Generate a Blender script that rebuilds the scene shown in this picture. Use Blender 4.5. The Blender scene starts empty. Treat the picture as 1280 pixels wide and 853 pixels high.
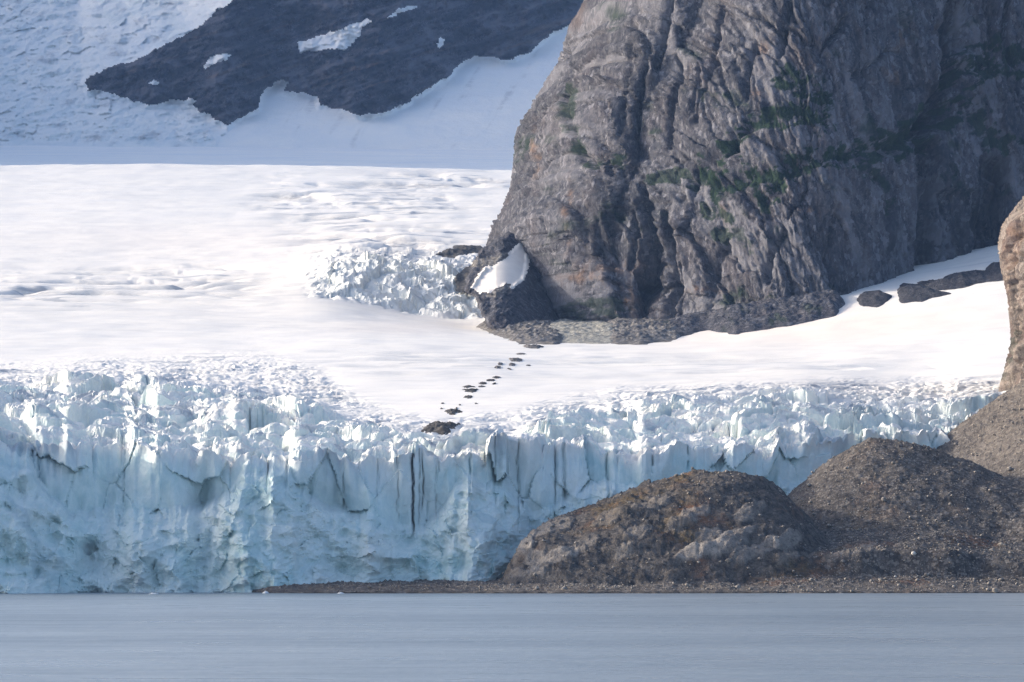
import bpy, math
import numpy as np

# ------------------------------------------------------------------ camera, world, sun, exposure
sc = bpy.context.scene
F, HOR, H = 5212.0, 684.0, 16.0            # focal length in photo pixels, eye-level row, eye height above the fjord (m)

cam_d = bpy.data.cameras.new('camera')
cam_d.sensor_width = 36.0
cam_d.lens = F * 36.0 / 1280.0
cam_d.shift_y = (HOR - 426.5) / 1280.0
cam_d.clip_start = 1.0
cam_d.clip_end = 60000.0
cam = bpy.data.objects.new('camera', cam_d)
cam.location = (0, 0, H)
cam.rotation_euler = (math.radians(90), 0, 0)
sc.collection.objects.link(cam)
sc.camera = cam

SUN_EL, SUN_BACK = 18.5, 12.0              # elevation; how far the sun stands behind "straight left"
el, bk = math.radians(SUN_EL), math.radians(SUN_BACK)
S = np.array([-math.cos(bk) * math.cos(el), math.sin(bk) * math.cos(el), math.sin(el)])

world = bpy.data.worlds.new('World')
sc.world = world
world.use_nodes = True
wn = world.node_tree
wn.nodes.clear()
sky = wn.nodes.new('ShaderNodeTexSky')
sky.sky_type = 'NISHITA'
sky.sun_disc = False
sky.sun_elevation = el
sky.sun_rotation = math.atan2(S[0], S[1])
sky.air_density = 0.8
sky.dust_density = 4.0
sky.ozone_density = 1.0
bg = wn.nodes.new('ShaderNodeBackground')
bg.inputs['Strength'].default_value = 0.15
wo = wn.nodes.new('ShaderNodeOutputWorld')
wn.links.new(sky.outputs[0], bg.inputs[0])
wn.links.new(bg.outputs[0], wo.inputs[0])

sun_d = bpy.data.lights.new('sun', 'SUN')
sun_d.energy = 2.0
sun_d.angle = math.radians(0.5)
sun_d.color = (1.0, 0.90, 0.77)
sun = bpy.data.objects.new('sun', sun_d)
sun.rotation_euler = (math.radians(90 - SUN_EL), 0, math.atan2(-S[0], S[1]) + math.pi)
sc.collection.objects.link(sun)
from mathutils import Vector
sun.rotation_euler = Vector(S).to_track_quat('Z', 'Y').to_euler()
sun.location = (-300, 300, 900)

sc.view_settings.view_transform = 'Standard'
sc.view_settings.look = 'None'
sc.view_settings.gamma = 1.0
sc.view_settings.use_curve_mapping = False
sc.view_settings.exposure = 1.05
sc.render.engine = 'CYCLES'
cy = sc.cycles
cy.max_bounces = 6
cy.diffuse_bounces = 4
cy.glossy_bounces = 2
cy.transmission_bounces = 2
cy.volume_bounces = 0
cy.use_denoising = True
cy.denoiser = 'OPENIMAGEDENOISE'
cy.denoising_input_passes = 'RGB_ALBEDO_NORMAL'
cy.denoising_prefilter = 'NONE'
cy.sample_clamp_indirect = 8.0

# ------------------------------------------------------------------ numeric helpers
def lerp(a, b, t): return a + (b - a) * t
def clip01(t): return np.clip(t, 0.0, 1.0)
def sstep(a, b, x):
    t = clip01((x - a) / (b - a + 1e-12))
    return t * t * (3 - 2 * t)

def h32(ix, iy, k):
    with np.errstate(over='ignore'):
        h = (ix.astype(np.int64).astype(np.uint32) * np.uint32(374761393)
             + iy.astype(np.int64).astype(np.uint32) * np.uint32(668265263) + np.uint32((k * 2246822519) & 0xffffffff))
        h = (h ^ (h >> np.uint32(13))) * np.uint32(1274126177)
        h = (h ^ (h >> np.uint32(16))) * np.uint32(2246822519)
        h = h ^ (h >> np.uint32(15))
    return h
def rnd(ix, iy, k):
    return (h32(ix, iy, k) >> np.uint32(8)).astype(np.float32) / np.float32(16777216.0)
GA = np.linspace(0, 2 * np.pi, 256, endpoint=False).astype(np.float32)
GC, GS = np.cos(GA), np.sin(GA)
def noise(x, y, k=0):
    """gradient noise, about -1..1"""
    x = np.asarray(x, np.float32); y = np.asarray(y, np.float32)
    x0 = np.floor(x); y0 = np.floor(y)
    fx = x - x0; fy = y - y0
    ix = x0.astype(np.int32); iy = y0.astype(np.int32)
    u = fx * fx * fx * (fx * (fx * 6 - 15) + 10); v = fy * fy * fy * (fy * (fy * 6 - 15) + 10)
    def g(ox, oy):
        a = (h32(ix + ox, iy + oy, k) >> np.uint32(11)) & np.uint32(255)
        return GC[a] * (fx - ox) + GS[a] * (fy - oy)
    n0 = g(0, 0); n0 = n0 + u * (g(1, 0) - n0)
    n1 = g(0, 1); n1 = n1 + u * (g(1, 1) - n1)
    return (n0 + v * (n1 - n0)) * 1.5
def fbm(x, y, k=0, o=4, gain=0.5, lac=2.03):
    s = 0; a = 1.0; t = 0
    for i in range(o):
        s = s + a * noise(x, y, k + 17 * i); t += a
        x = x * lac + 3.7; y = y * lac - 1.3; a *= gain
    return s / t
def ridged(x, y, k=0, o=4, gain=0.55, lac=2.07):
    s = 0; a = 1.0; t = 0
    for i in range(o):
        s = s + a * (1 - 2 * np.abs(noise(x, y, k + 31 * i))); t += a
        x = x * lac + 5.1; y = y * lac + 2.7; a *= gain
    return s / t
def voronoi(x, y, k=0, jit=0.9):
    """F1, edge distance (F2-F1), id, offset to the cell's centre"""
    x = np.asarray(x, np.float32); y = np.asarray(y, np.float32)
    ix = np.floor(x).astype(np.int32); iy = np.floor(y).astype(np.int32)
    F1 = np.full(x.shape, 9.0, np.float32); F2 = F1.copy()
    ci = np.zeros(x.shape, np.int64); ox = np.zeros_like(F1); oy = np.zeros_like(F1)
    for dx in (-1, 0, 1):
        for dy in (-1, 0, 1):
            jx = ix + dx; jy = iy + dy
            cx = jx + 0.5 + (rnd(jx, jy, k) - 0.5) * jit
            cyy = jy + 0.5 + (rnd(jx, jy, k + 991) - 0.5) * jit
            ax = x - cx; ay = y - cyy
            d = np.sqrt(ax * ax + ay * ay)
            m = d < F1
            F2 = np.where(m, F1, np.minimum(F2, d))
            ci = np.where(m, (jx.astype(np.int64) + 50000) * 100000 + (jy + 50000), ci)
            ox = np.where(m, ax, ox); oy = np.where(m, ay, oy)
            F1 = np.where(m, d, F1)
    return F1, F2 - F1, ci, ox, oy
def crnd(ci, k):
    return rnd((ci // 100000), (ci % 100000), k)

def pw(x, pts):
    pts = sorted(pts)
    return np.interp(x, [p[0] for p in pts], [p[1] for p in pts])
def seg_dist(px, py, pts):
    """distance to a polyline and the fraction along it"""
    best = np.full(px.shape, 1e9, np.float32); par = np.zeros(px.shape, np.float32)
    n = len(pts) - 1
    for i in range(n):
        (ax, ay), (bx, by) = pts[i], pts[i + 1]
        dx, dy = bx - ax, by - ay
        t = clip01(((px - ax) * dx + (py - ay) * dy) / (dx * dx + dy * dy + 1e-9))
        d = np.hypot(px - ax - t * dx, py - ay - t * dy)
        m = d < best
        best = np.where(m, d, best); par = np.where(m, (i + t) / n, par)
    return best, par
def poly_sd(px, py, pts):
    """signed distance to a polygon: negative inside"""
    d, _ = seg_dist(px, py, list(pts) + [pts[0]])
    ins = np.zeros(px.shape, bool)
    n = len(pts)
    for i in range(n):
        (ax, ay), (bx, by) = pts[i], pts[(i + 1) % n]
        if ay == by: continue
        c = ((ay > py) != (by > py)) & (px < (bx - ax) * (py - ay) / (by - ay) + ax)
        ins ^= c
    return np.where(ins, -d, d)
def blur(a, n, ax):
    for _ in range(n):
        p = np.concatenate([np.take(a, [0], ax), a, np.take(a, [-1], ax)], ax)
        m = a.shape[ax]
        a = (np.take(p, range(0, m), ax) + 2 * np.take(p, range(1, m + 1), ax) + np.take(p, range(2, m + 2), ax)) / 4
    return a
def world_pt(px, py, Y):
    return np.stack([(px - 640.0) / F * Y, Y + 0 * px, H + (HOR - py) / F * Y], -1)
def to_px(P):
    return 640 + F * P[..., 0] / P[..., 1], HOR - F * (P[..., 2] - H) / P[..., 1]

# ------------------------------------------------------------------ objects
COL = sc.collection
def make_mesh(name, V, Q, mat, attrs=None, smooth=True):
    """V (n,3), Q (m,3 or 4) -> mesh"""
    V = np.ascontiguousarray(V, np.float32); Q = np.ascontiguousarray(Q, np.int32)
    m = bpy.data.meshes.new(name)
    k = Q.shape[1]
    m.vertices.add(len(V)); m.vertices.foreach_set('co', V.ravel())
    m.loops.add(Q.size); m.loops.foreach_set('vertex_index', Q.ravel())
    m.polygons.add(len(Q))
    m.polygons.foreach_set('loop_start', np.arange(0, Q.size, k, dtype=np.int32))
    if not isinstance(smooth, bool): m.polygons.foreach_set('use_smooth', np.ascontiguousarray(smooth, bool))
    elif smooth:
        m.polygons.foreach_set('use_smooth', np.ones(len(Q), bool))
    m.update(calc_edges=True)
    for an, av in (attrs or {}).items():
        a = m.attributes.new(an, 'FLOAT', 'POINT')
        a.data.foreach_set('value', np.ascontiguousarray(av, np.float32).ravel())
    if mat: m.materials.append(mat)
    return m
def add(name, mesh, parent=None, kind=None, label=None, cat=None, group=None, loc=None):
    o = bpy.data.objects.new(name, mesh)
    COL.objects.link(o)
    if parent is not None: o.parent = parent
    if loc is not None: o.location = loc
    if kind: o['kind'] = kind
    if label: o['label'] = label
    if cat: o['category'] = cat
    if group: o['group'] = group
    return o
def grid_quads(R, C):
    i = np.arange(R * C).reshape(R, C)
    return np.stack([i[:-1, :-1], i[:-1, 1:], i[1:, 1:], i[1:, :-1]], -1).reshape(-1, 4)
def sub(name, V, Q, sel, mat, attrs, smooth=True):
    q = Q[sel]
    u, inv = np.unique(q, return_inverse=True)
    return make_mesh(name, V[u], inv.reshape(q.shape), mat, {k: v[u] for k, v in attrs.items()}, smooth if isinstance(smooth, bool) else smooth[sel])
def quad_px_area(V, Q):
    """size of each quad in the picture, to rank the pieces by how large they show"""
    x, y = to_px(V)
    a, b, c, d = Q.T
    return 0.5 * np.abs((x[c] - x[a]) * (y[d] - y[b]) - (x[d] - x[b]) * (y[c] - y[a]))
def split_cells(parent, part, V, Q, keep, cell, mat, attrs, limit, amin, smooth=True, ok=None):
    """big cells of a surface become child pieces, the rest stays in the parent's own mesh"""
    qc = cell[Q[:, 0]]
    area = quad_px_area(V, Q)
    cx, cyy = to_px(V[Q[:, 0]])
    vis = keep & (cx > -20) & (cx < 1300) & (cyy > -20) & (cyy < 760)
    if ok is not None: vis &= ok
    ids, inv = np.unique(qc, return_inverse=True)
    tot = np.bincount(inv, weights=area * vis)
    frac = np.bincount(inv, weights=vis.astype(float)) / np.maximum(np.bincount(inv, weights=keep.astype(float)), 1)
    order = np.argsort(-tot)
    pick = [i for i in order[:limit] if tot[i] > amin and frac[i] > 0.6]
    flag = np.zeros(len(ids), bool); flag[pick] = True
    rest = keep & ~flag[inv]
    own = sub(parent.name, V, Q, np.nonzero(rest)[0], mat, attrs, smooth)
    parent.data = own
    so = np.argsort(inv, kind='stable'); si = inv[so]
    st = np.searchsorted(si, np.arange(len(ids))); en = np.searchsorted(si, np.arange(len(ids)), side='right')
    n = 0
    for i in pick:
        f = so[st[i]:en[i]]; f = f[keep[f]]
        if len(f) < 6: continue
        add(part, sub(part, V, Q, f, mat, attrs, smooth), parent); n += 1
    return n

# ------------------------------------------------------------------ materials
class NT:
    def __init__(s, name, rough=0.9, spec=0.2):
        s.m = bpy.data.materials.new(name); s.m.use_nodes = True
        s.t = s.m.node_tree; s.b = s.t.nodes['Principled BSDF']
        s.b.inputs['Roughness'].default_value = rough
        s.b.inputs['Specular IOR Level'].default_value = spec
        s.pos = s.t.nodes.new('ShaderNodeNewGeometry').outputs['Position']
    def l(s, a, b): s.t.links.new(a, b)
    def val(s, v):
        n = s.t.nodes.new('ShaderNodeValue'); n.outputs[0].default_value = v; return n.outputs[0]
    def attr(s, a):
        n = s.t.nodes.new('ShaderNodeAttribute'); n.attribute_name = a; return n.outputs['Fac']
    def map(s, scale, rot=(0, 0, 0)):
        n = s.t.nodes.new('ShaderNodeMapping'); n.inputs['Scale'].default_value = scale; n.inputs['Rotation'].default_value = rot
        s.l(s.pos, n.inputs['Vector']); return n.outputs[0]
    def noise(s, scale, detail=5, rough=0.6, vec=None, dist=0.0):
        n = s.t.nodes.new('ShaderNodeTexNoise'); n.inputs['Scale'].default_value = scale
        n.inputs['Detail'].default_value = detail; n.inputs['Roughness'].default_value = rough
        n.inputs['Distortion'].default_value = dist
        s.l(vec if vec is not None else s.pos, n.inputs['Vector']); return n.outputs['Fac']
    def ramp(s, fac, lo, hi, a=0.0, b=1.0):
        n = s.t.nodes.new('ShaderNodeMapRange'); n.clamp = True; n.interpolation_type = 'SMOOTHSTEP'
        for i, v in ((1, lo), (2, hi), (3, a), (4, b)): n.inputs[i].default_value = v
        s.l(fac, n.inputs[0]); return n.outputs[0]
    def math(s, op, a, b):
        n = s.t.nodes.new('ShaderNodeMath'); n.operation = op
        for i, v in enumerate((a, b)):
            if isinstance(v, (int, float)): n.inputs[i].default_value = v
            else: s.l(v, n.inputs[i])
        return n.outputs[0]
    def mix(s, fac, a, b, mode='MIX'):
        n = s.t.nodes.new('ShaderNodeMix'); n.data_type = 'RGBA'; n.blend_type = mode
        if isinstance(fac, (int, float)): n.inputs['Factor'].default_value = fac
        else: s.l(fac, n.inputs['Factor'])
        for sock, v in ((n.inputs[6], a), (n.inputs[7], b)):
            if isinstance(v, tuple): sock.default_value = (*v, 1)
            else: s.l(v, sock)
        return n.outputs[2]
    def bump(s, h, dist, strength=1.0):
        n = s.t.nodes.new('ShaderNodeBump'); n.inputs['Distance'].default_value = dist; n.inputs['Strength'].default_value = strength
        s.l(h, n.inputs['Height']); s.l(n.outputs[0], s.b.inputs['Normal'])
    def out(s, col):
        s.l(col, s.b.inputs['Base Color']); return s.m

def mat_glacier():
    t = NT('glacier_ice', 0.75, 0.25)
    n1 = t.noise(0.02, 4); n2 = t.noise(0.16, 6, 0.65); n3 = t.noise(0.7, 4, 0.6)
    n4 = t.noise(0.03, 6, 0.65, t.map((1.0, 0.45, 1.0), (0, 0, 0.25)))
    snow = t.mix(t.ramp(n1, 0.3, 0.7), (0.88, 0.852, 0.805), (0.815, 0.80, 0.78))
    snow = t.mix(t.ramp(n4, 0.5, 0.75, 0, 0.4), snow, (0.68, 0.69, 0.70))
    n5 = t.noise(1.0, 5, 0.6, t.map((0.012, 0.085, 0.02), (0, 0, 0.12)), 0.3); n6 = t.noise(0.006, 4, 0.6)
    n7 = t.noise(1.0, 3, 0.55, t.map((0.016, 0.042, 0.01), (0, 0, 0.08)), 0.6)
    snow = t.mix(t.math('MULTIPLY', t.ramp(n5, 0.56, 0.70), t.ramp(n6, 0.42, 0.62, 0.05, 0.5)), snow, (0.58, 0.585, 0.60))
    snow = t.mix(t.math('MULTIPLY', t.ramp(n7, 0.56, 0.63), t.ramp(t.attr('rough'), 0.02, 0.35, 0.10, 0.8)), snow, (0.40, 0.43, 0.48))  # dark dashes paint shaded crevasses into the snow colour
    ice = t.mix(t.ramp(n2, 0.3, 0.72), (0.66, 0.79, 0.79), (0.38, 0.60, 0.63))
    ice = t.mix(t.ramp(n1, 0.42, 0.62, 0, 0.6), ice, (0.68, 0.76, 0.77))
    c = t.mix(t.attr('ice'), snow, ice)
    gry = t.mix(t.ramp(n3, 0.3, 0.7), (0.30, 0.29, 0.28), (0.44, 0.42, 0.40))
    c = t.mix(t.math('MULTIPLY', t.attr('dust_shade'), t.ramp(n2, 0.3, 0.65)), c, gry)
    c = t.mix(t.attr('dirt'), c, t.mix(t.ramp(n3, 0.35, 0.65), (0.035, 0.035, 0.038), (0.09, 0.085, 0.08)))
    c = t.mix(t.math('MULTIPLY', t.attr('warm'), t.ramp(n1, 0.2, 0.8, 0.5, 1)), c, (0.86, 0.77, 0.70))
    bn = t.t.nodes.new('ShaderNodeBump'); bn.inputs['Distance'].default_value = 1.2
    t.l(t.math('ADD', n2, t.math('MULTIPLY', n3, 0.35)), bn.inputs['Height']); t.l(t.ramp(t.attr('rough'), 0, 1, 0.10, 0.75), bn.inputs['Strength']); t.l(bn.outputs[0], t.b.inputs['Normal'])
    return t.out(c)
def mat_far_snow():
    t = NT('far_snow', 0.8, 0.2)
    n1 = t.noise(0.006, 6, 0.65); n2 = t.noise(0.03, 6, 0.65)
    c = t.mix(t.ramp(n1, 0.35, 0.65), (0.93, 0.92, 0.90), (0.84, 0.86, 0.88))
    c = t.mix(t.attr('ice'), c, t.mix(t.ramp(n2, 0.35, 0.65), (0.80, 0.84, 0.86), (0.58, 0.68, 0.74)))
    c = t.mix(t.math('MULTIPLY', t.attr('dust_shade'), t.ramp(n2, 0.4, 0.65)), c, (0.42, 0.43, 0.46))
    t.bump(n2, 8.0, 0.8)
    return t.out(c)
def cell_tone(t, scale, vec=None):
    n = t.t.nodes.new('ShaderNodeTexVoronoi'); n.inputs['Scale'].default_value = scale
    t.l(vec if vec is not None else t.pos, n.inputs['Vector'])
    sx = t.t.nodes.new('ShaderNodeSeparateColor'); t.l(n.outputs['Color'], sx.inputs[0])
    return sx.outputs[0], n.outputs['Distance']
def mat_cliff(name, lo, hi, warm, veg=(0.010, 0.026, 0.020)):
    t = NT(name, 0.9, 0.15)
    v = t.map((1, 1, 0.6)); v2 = t.map((1, 1, 0.42), (0, 0.2, 0))
    n1 = t.noise(0.03, 5, 0.6, v); n2 = t.noise(0.25, 8, 0.72, v2, 0.4); n3 = t.noise(1.0, 5, 0.7, v)
    cell, cd = cell_tone(t, 0.45, v)
    c = t.mix(t.ramp(n2, 0.33, 0.67), lo, hi)
    c = t.mix(t.ramp(n1, 0.45, 0.7, 0, 0.6), c, warm)
    c = t.mix(t.ramp(cell, 0.72, 1.0, 0, 0.55), c, tuple(min(1, 2.0 * q) for q in hi))
    c = t.mix(t.ramp(cell, 0.3, 0.0, 0, 0.5), c, tuple(0.5 * q for q in lo))
    c = t.mix(t.ramp(n3, 0.57, 0.70, 0, 0.65), c, tuple(min(1, 2.3 * q) for q in hi))
    c = t.mix(t.ramp(n3, 0.45, 0.32, 0, 0.65), c, (0.025, 0.026, 0.034))
    tn = t.attr('tone'); c = t.mix(t.ramp(tn, 0.5, 0.15, 0, 0.65), c, tuple(0.55 * q for q in lo)); c = t.mix(t.ramp(tn, 0.5, 0.85, 0, 0.65), c, tuple(min(1, 1.45 * q) for q in hi))
    c = t.mix(t.attr('orange'), c, (0.27, 0.175, 0.12))
    c = t.mix(t.attr('stain_shade'), c, (0.018, 0.020, 0.028))  # water streaks, plus painted-in shade of clefts and recesses
    c = t.mix(t.math('MULTIPLY', t.attr('veg'), t.ramp(n3, 0.34, 0.5, 0.75, 1)), c, t.mix(t.ramp(n2, 0.4, 0.6), veg, (veg[0] * 2.2, veg[1] * 1.8, veg[2] * 1.2)))
    t.bump(t.math('ADD', n2, t.math('MULTIPLY', n3, 0.5)), 2.4, 1.0)
    return t.out(c)
def mat_land():
    t = NT('shore_rubble', 0.95, 0.1)
    n1 = t.noise(0.045, 5); n2 = t.noise(0.3, 7, 0.7); n3 = t.noise(1.6, 4, 0.65)
    c = t.mix(t.ramp(n2, 0.32, 0.68), (0.042, 0.040, 0.041), (0.15, 0.135, 0.124))
    c = t.mix(t.math('MULTIPLY', t.attr('grass'), t.ramp(n2, 0.35, 0.62)), c, t.mix(t.ramp(n1, 0.4, 0.6), (0.13, 0.09, 0.035), (0.21, 0.095, 0.045)))
    c = t.mix(t.math('MULTIPLY', t.attr('pale'), t.ramp(n2, 0.3, 0.55, 0.6, 1)), c, t.mix(t.ramp(n1, 0.4, 0.6), (0.26, 0.235, 0.215), (0.44, 0.40, 0.36)))
    c = t.mix(t.math('MULTIPLY', t.attr('scree'), 0.8), c, t.mix(t.ramp(n2, 0.35, 0.65), (0.14, 0.122, 0.107), (0.25, 0.22, 0.19)))
    cell, cd = cell_tone(t, 0.85); cell2, cd2 = cell_tone(t, 2.2)
    rb = t.attr('rubble')
    c = t.mix(t.math('MULTIPLY', rb, t.ramp(cell, 0.82, 0.95, 0, 0.6)), c, (0.40, 0.37, 0.345))
    c = t.mix(t.math('MULTIPLY', rb, t.ramp(cell, 0.35, 0.05, 0, 0.6)), c, (0.035, 0.033, 0.034))
    c = t.mix(t.math('MULTIPLY', rb, t.ramp(cell2, 0.88, 0.97, 0, 0.7)), c, (0.48, 0.45, 0.42))
    c = t.mix(t.ramp(n3, 0.46, 0.34, 0, 0.7), c, (0.032, 0.031, 0.034))
    c = t.mix(t.attr('wet'), c, (0.03, 0.028, 0.027))
    t.bump(t.math('ADD', n2, t.math('MULTIPLY', n3, 0.5)), 1.2, 0.9)
    return t.out(c)
def mat_simple(name, a, b, scale, bump=0.5, rough=0.9):
    t = NT(name, rough, 0.2)
    n = t.noise(scale, 6, 0.65); n2 = t.noise(scale * 6, 4, 0.6)
    c = t.mix(t.ramp(n, 0.3, 0.7), a, b)
    if rough > 0.8:
        cell, cd = cell_tone(t, scale * 2.2)
        c = t.mix(t.ramp(cell, 0.75, 0.95, 0, 0.6), c, tuple(min(1, v * 1.8) for v in b)); c = t.mix(t.ramp(cell, 0.3, 0.05, 0, 0.6), c, tuple(0.5 * v for v in a))
    c = t.mix(t.ramp(n2, 0.55, 0.75, 0, 0.5), c, tuple(min(1, v * 1.5) for v in b))
    t.bump(t.math('ADD', n, t.math('MULTIPLY', n2, 0.5)), bump)
    return t.out(c)
def mat_water():
    t = NT('fjord_water', 0.3, 0.5)
    t.b.inputs['IOR'].default_value = 1.333
    n1 = t.noise(0.006, 6, 0.65, t.map((0.35, 1.0, 1))); n2 = t.noise(0.30, 5, 0.65, t.map((0.45, 1.0, 1))); n3 = t.noise(0.06, 5, 0.65, t.map((0.4, 1.0, 1)))
    c = t.mix(t.ramp(n1, 0.35, 0.65), (0.178, 0.222, 0.265), (0.245, 0.295, 0.34))
    c = t.mix(t.ramp(n3, 0.45, 0.7, 0, 0.3), c, (0.14, 0.185, 0.225))
    t.l(t.ramp(n3, 0.3, 0.7, 0.26, 0.38), t.b.inputs['Roughness'])
    t.bump(t.math('ADD', n2, t.math('MULTIPLY', n3, 2.0)), 0.5, 1.0)
    return t.out(c)

M_ICE = mat_glacier()
M_SNOW = mat_far_snow()
M_CLIFF = mat_cliff('cliff_rock', (0.048, 0.053, 0.074), (0.158, 0.161, 0.186), (0.116, 0.103, 0.115))
M_PILLAR = mat_cliff('warm_cliff_rock', (0.13, 0.112, 0.102), (0.25, 0.22, 0.20), (0.215, 0.14, 0.12))
M_FAR = mat_cliff('far_rock', (0.010, 0.016, 0.030), (0.095, 0.094, 0.112), (0.105, 0.078, 0.075))
M_LAND = mat_land()
M_DEBRIS = mat_simple('dark_debris', (0.04, 0.038, 0.038), (0.10, 0.095, 0.09), 0.3, 0.6)
M_GREY = mat_simple('grey_moraine', (0.085, 0.083, 0.083), (0.20, 0.19, 0.185), 0.25, 0.8)
M_STONE = mat_simple('boulder_stone', (0.16, 0.145, 0.13), (0.34, 0.31, 0.28), 1.2, 0.2)
M_PALE = mat_simple('pale_boulder_stone', (0.55, 0.52, 0.48), (0.72, 0.69, 0.65), 1.2, 0.15)
M_FLOE = mat_simple('floating_ice', (0.75, 0.80, 0.84), (0.85, 0.88, 0.90), 0.8, 0.3, 0.5)
M_WATER = mat_water()

# ------------------------------------------------------------------ water
x0, x1 = 7000.0, 7000.0
wm = make_mesh('water', np.array([[-7000, -1500, 0], [7000, -1500, 0], [7000, 1900, 0], [-7000, 1900, 0]], float), np.array([[0, 1, 2, 3]]), M_WATER)
add('water', wm, kind='structure')

# ------------------------------------------------------------------ glacier
cols = np.concatenate([np.arange(-320, -8, 8.0), np.arange(-8, 1290, 1.75), np.arange(1296, 1560, 8.0)])
NC = len(cols)
Yf = pw(cols, [(-400, 1446), (0, 1482), (250, 1500), (450, 1521), (560, 1538), (640, 1556), (700, 1570), (800, 1580), (900, 1610), (1000, 1640), (1100, 1685), (1280, 1710), (1600, 1730)])
Yf = Yf + 9 * noise(cols * 0.011, 0 * cols, 3) 
def bay(px, z): return 7 * noise(px * 0.024 + 0.012 * z, z * 0.035, 4) + 3.0 * noise(px * 0.06 - 0.02 * z, z * 0.07, 14)
Yf = Yf + bay(cols, 0 * cols + 52.0)

TY = [1400, 1550, 1700, 1900, 2150, 2400, 2600, 2700, 2800, 2870, 2980, 3200, 3600, 4000, 4400, 4600, 5000, 5400, 6200, 7000, 7600, 8200]
TAB = {
    -320: [566, 550, 530, 496, 460, 430, 402, 388, 377, 367, 353, 328, 282, 238, 203],
    0:    [574, 556, 535, 500, 462, 430, 402, 388, 377, 368, 354, 329, 284, 241, 206],
    150:  [582, 562, 540, 502, 460, 430, 404, 391, 380, 371, 357, 331, 284, 240, 204],
    300:  [590, 568, 545, 505, 458, 430, 407, 394, 382, 371, 353, 325, 282, 241, 205],
    370:  [597, 572, 547, 505, 455, 428, 406, 394, 380, 369, 348, 320, 280, 240, 206],
    410:  [597, 573, 549, 505, 454, 427, 406, 393, 379, 370, 339, 315, 278, 239, 206],
    450:  [600, 575, 552, 505, 452, 427, 408, 397, 386, 379, 331, 310, 275, 238, 207],
    520:  [598, 574, 552, 503, 453, 428, 413, 405, 397, 394, 334, 312, 274, 239, 209],
    600:  [596, 573, 550, 500, 455, 431, 419, 412, 406, 400, 352, 318, 276, 240, 211],
    650:  [596, 572, 549, 500, 456, 432, 418, 408, 396, 385, 350, 318, 276, 240, 212],
    700:  [596, 570, 548, 500, 458, 432, 415, 405, 392, 380, 350, 318, 276, 240, 213],
    850:  [596, 578, 548, 497, 458, 432, 408, 398, 388, 376, 350, 318, 276, 240, 213],
    1000: [596, 580, 540, 490, 455, 426, 378, 364, 356, 350, 340, 318, 276, 240, 213],
    1150: [620, 598, 566, 505, 455, 412, 352, 327, 318, 312, 305, 290, 270, 240, 213],
    1280: [620, 600, 566, 495, 445, 402, 332, 301, 290, 284, 278, 268, 255, 235, 213],
    1560: [620, 600, 566, 485, 440, 394, 316, 286, 275, 268, 262, 255, 246, 230, 213],
}
TAIL = [214, 210, 205.5, 197, 188.5, 182.5, 178]
kx = sorted(TAB)
gx = np.arange(-320, 1561, 10.0)
gy = np.arange(1400, 8201, 20.0)
tab = np.array([np.interp(gy, TY, TAB[k] + [v + 0.008 * max(k, 0) for v in TAIL]) for k in kx])
gt = np.array([np.interp(gx, kx, tab[:, j]) for j in range(len(gy))]).T
gt = blur(blur(gt, 8, 0), 2, 1)
def base_py(px, Y):
    fx = np.clip((px + 320) / 10.0, 0, len(gx) - 1.001); fy = np.clip((Y - 1400) / 20.0, 0, len(gy) - 1.001)
    ix = fx.astype(int); iy = fy.astype(int); fx = fx - ix; fy = fy - iy
    return (gt[ix, iy] * (1 - fx) + gt[ix + 1, iy] * fx) * (1 - fy) + (gt[ix, iy + 1] * (1 - fx) + gt[ix + 1, iy + 1] * fx) * fy

# rows: NF rows up the calving front, then rows back over the surface
NF = 130
back = np.concatenate([np.arange(0.8, 190, 0.95), np.arange(190, 420, 1.6), np.arange(420, 720, 2.6), np.arange(720, 1330, 4.5), np.arange(1330, 1520, 2.6), np.arange(1520, 2960, 9.0)])
NB = len(back)
PXg = np.broadcast_to(cols, (NF + NB, NC)).astype(np.float64)
fr = (np.arange(NF) / (NF - 1.0))[:, None]
crest_w = 3.2 * noise(cols * 0.021, 0 * cols, 15) + 2.4 * noise(cols * 0.055, 0 * cols, 16) + 1.2 * noise(cols * 0.16, 0 * cols, 17)
crest_z = H + (HOR - base_py(cols, Yf)) / F * Yf + crest_w
Zfr = -4 + (crest_z + 4)[None, :] * fr
# lower apron of collapsed ice leaning out from under the upper walls
ap_py = pw(cols, [(-320, 560), (0, 566), (35, 572), (55, 610), (85, 640), (130, 634), (200, 636), (255, 630), (285, 612), (305, 585), (322, 577), (345, 582), (362, 594), (390, 622),
                  (430, 634), (470, 645), (505, 655), (525, 657), (548, 640), (570, 603), (585, 592), (600, 600), (640, 618), (665, 640), (690, 632), (715, 612), (750, 600), (800, 606), (900, 600), (1000, 600), (1560, 620)])
ap_z = H + (HOR - ap_py) / F * Yf + 1.4 * noise(cols * 0.06, 0 * cols, 9) + 0.8 * noise(cols * 0.17, 0 * cols, 10)
ap_z = np.minimum(ap_z, crest_z + 0.5)
dz = np.maximum(ap_z[None, :] - Zfr, 0)
slope = 0.50 + 0.28 * noise(PXg[:NF] * 0.012, Zfr * 0.02, 5)
lean = dz * slope + 7.0 * (1 - np.exp(-dz / 4.5))
rb_ = clip01(0.45 + 0.9 * noise(cols * 0.013, 0 * cols, 12)) * 9 + 5 * np.exp(-((cols - 120) / 70.0) ** 2)
rb_ = rb_ * (1 - 0.8 * np.exp(-((cols - 522) / 34.0) ** 4))
Yfr = Yf[None, :] + bay(PXg[:NF], Zfr - crest_z[None, :] + 52.0) - bay(cols, 0 * cols + 52.0)[None, :] + 0.12 * (Zfr - crest_z[None, :]) - lean + rb_[None, :] * sstep(-13, 1, Zfr - crest_z[None, :]) ** 1.5
Ybk = (Yf + rb_)[None, :] + back[:, None]
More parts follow.
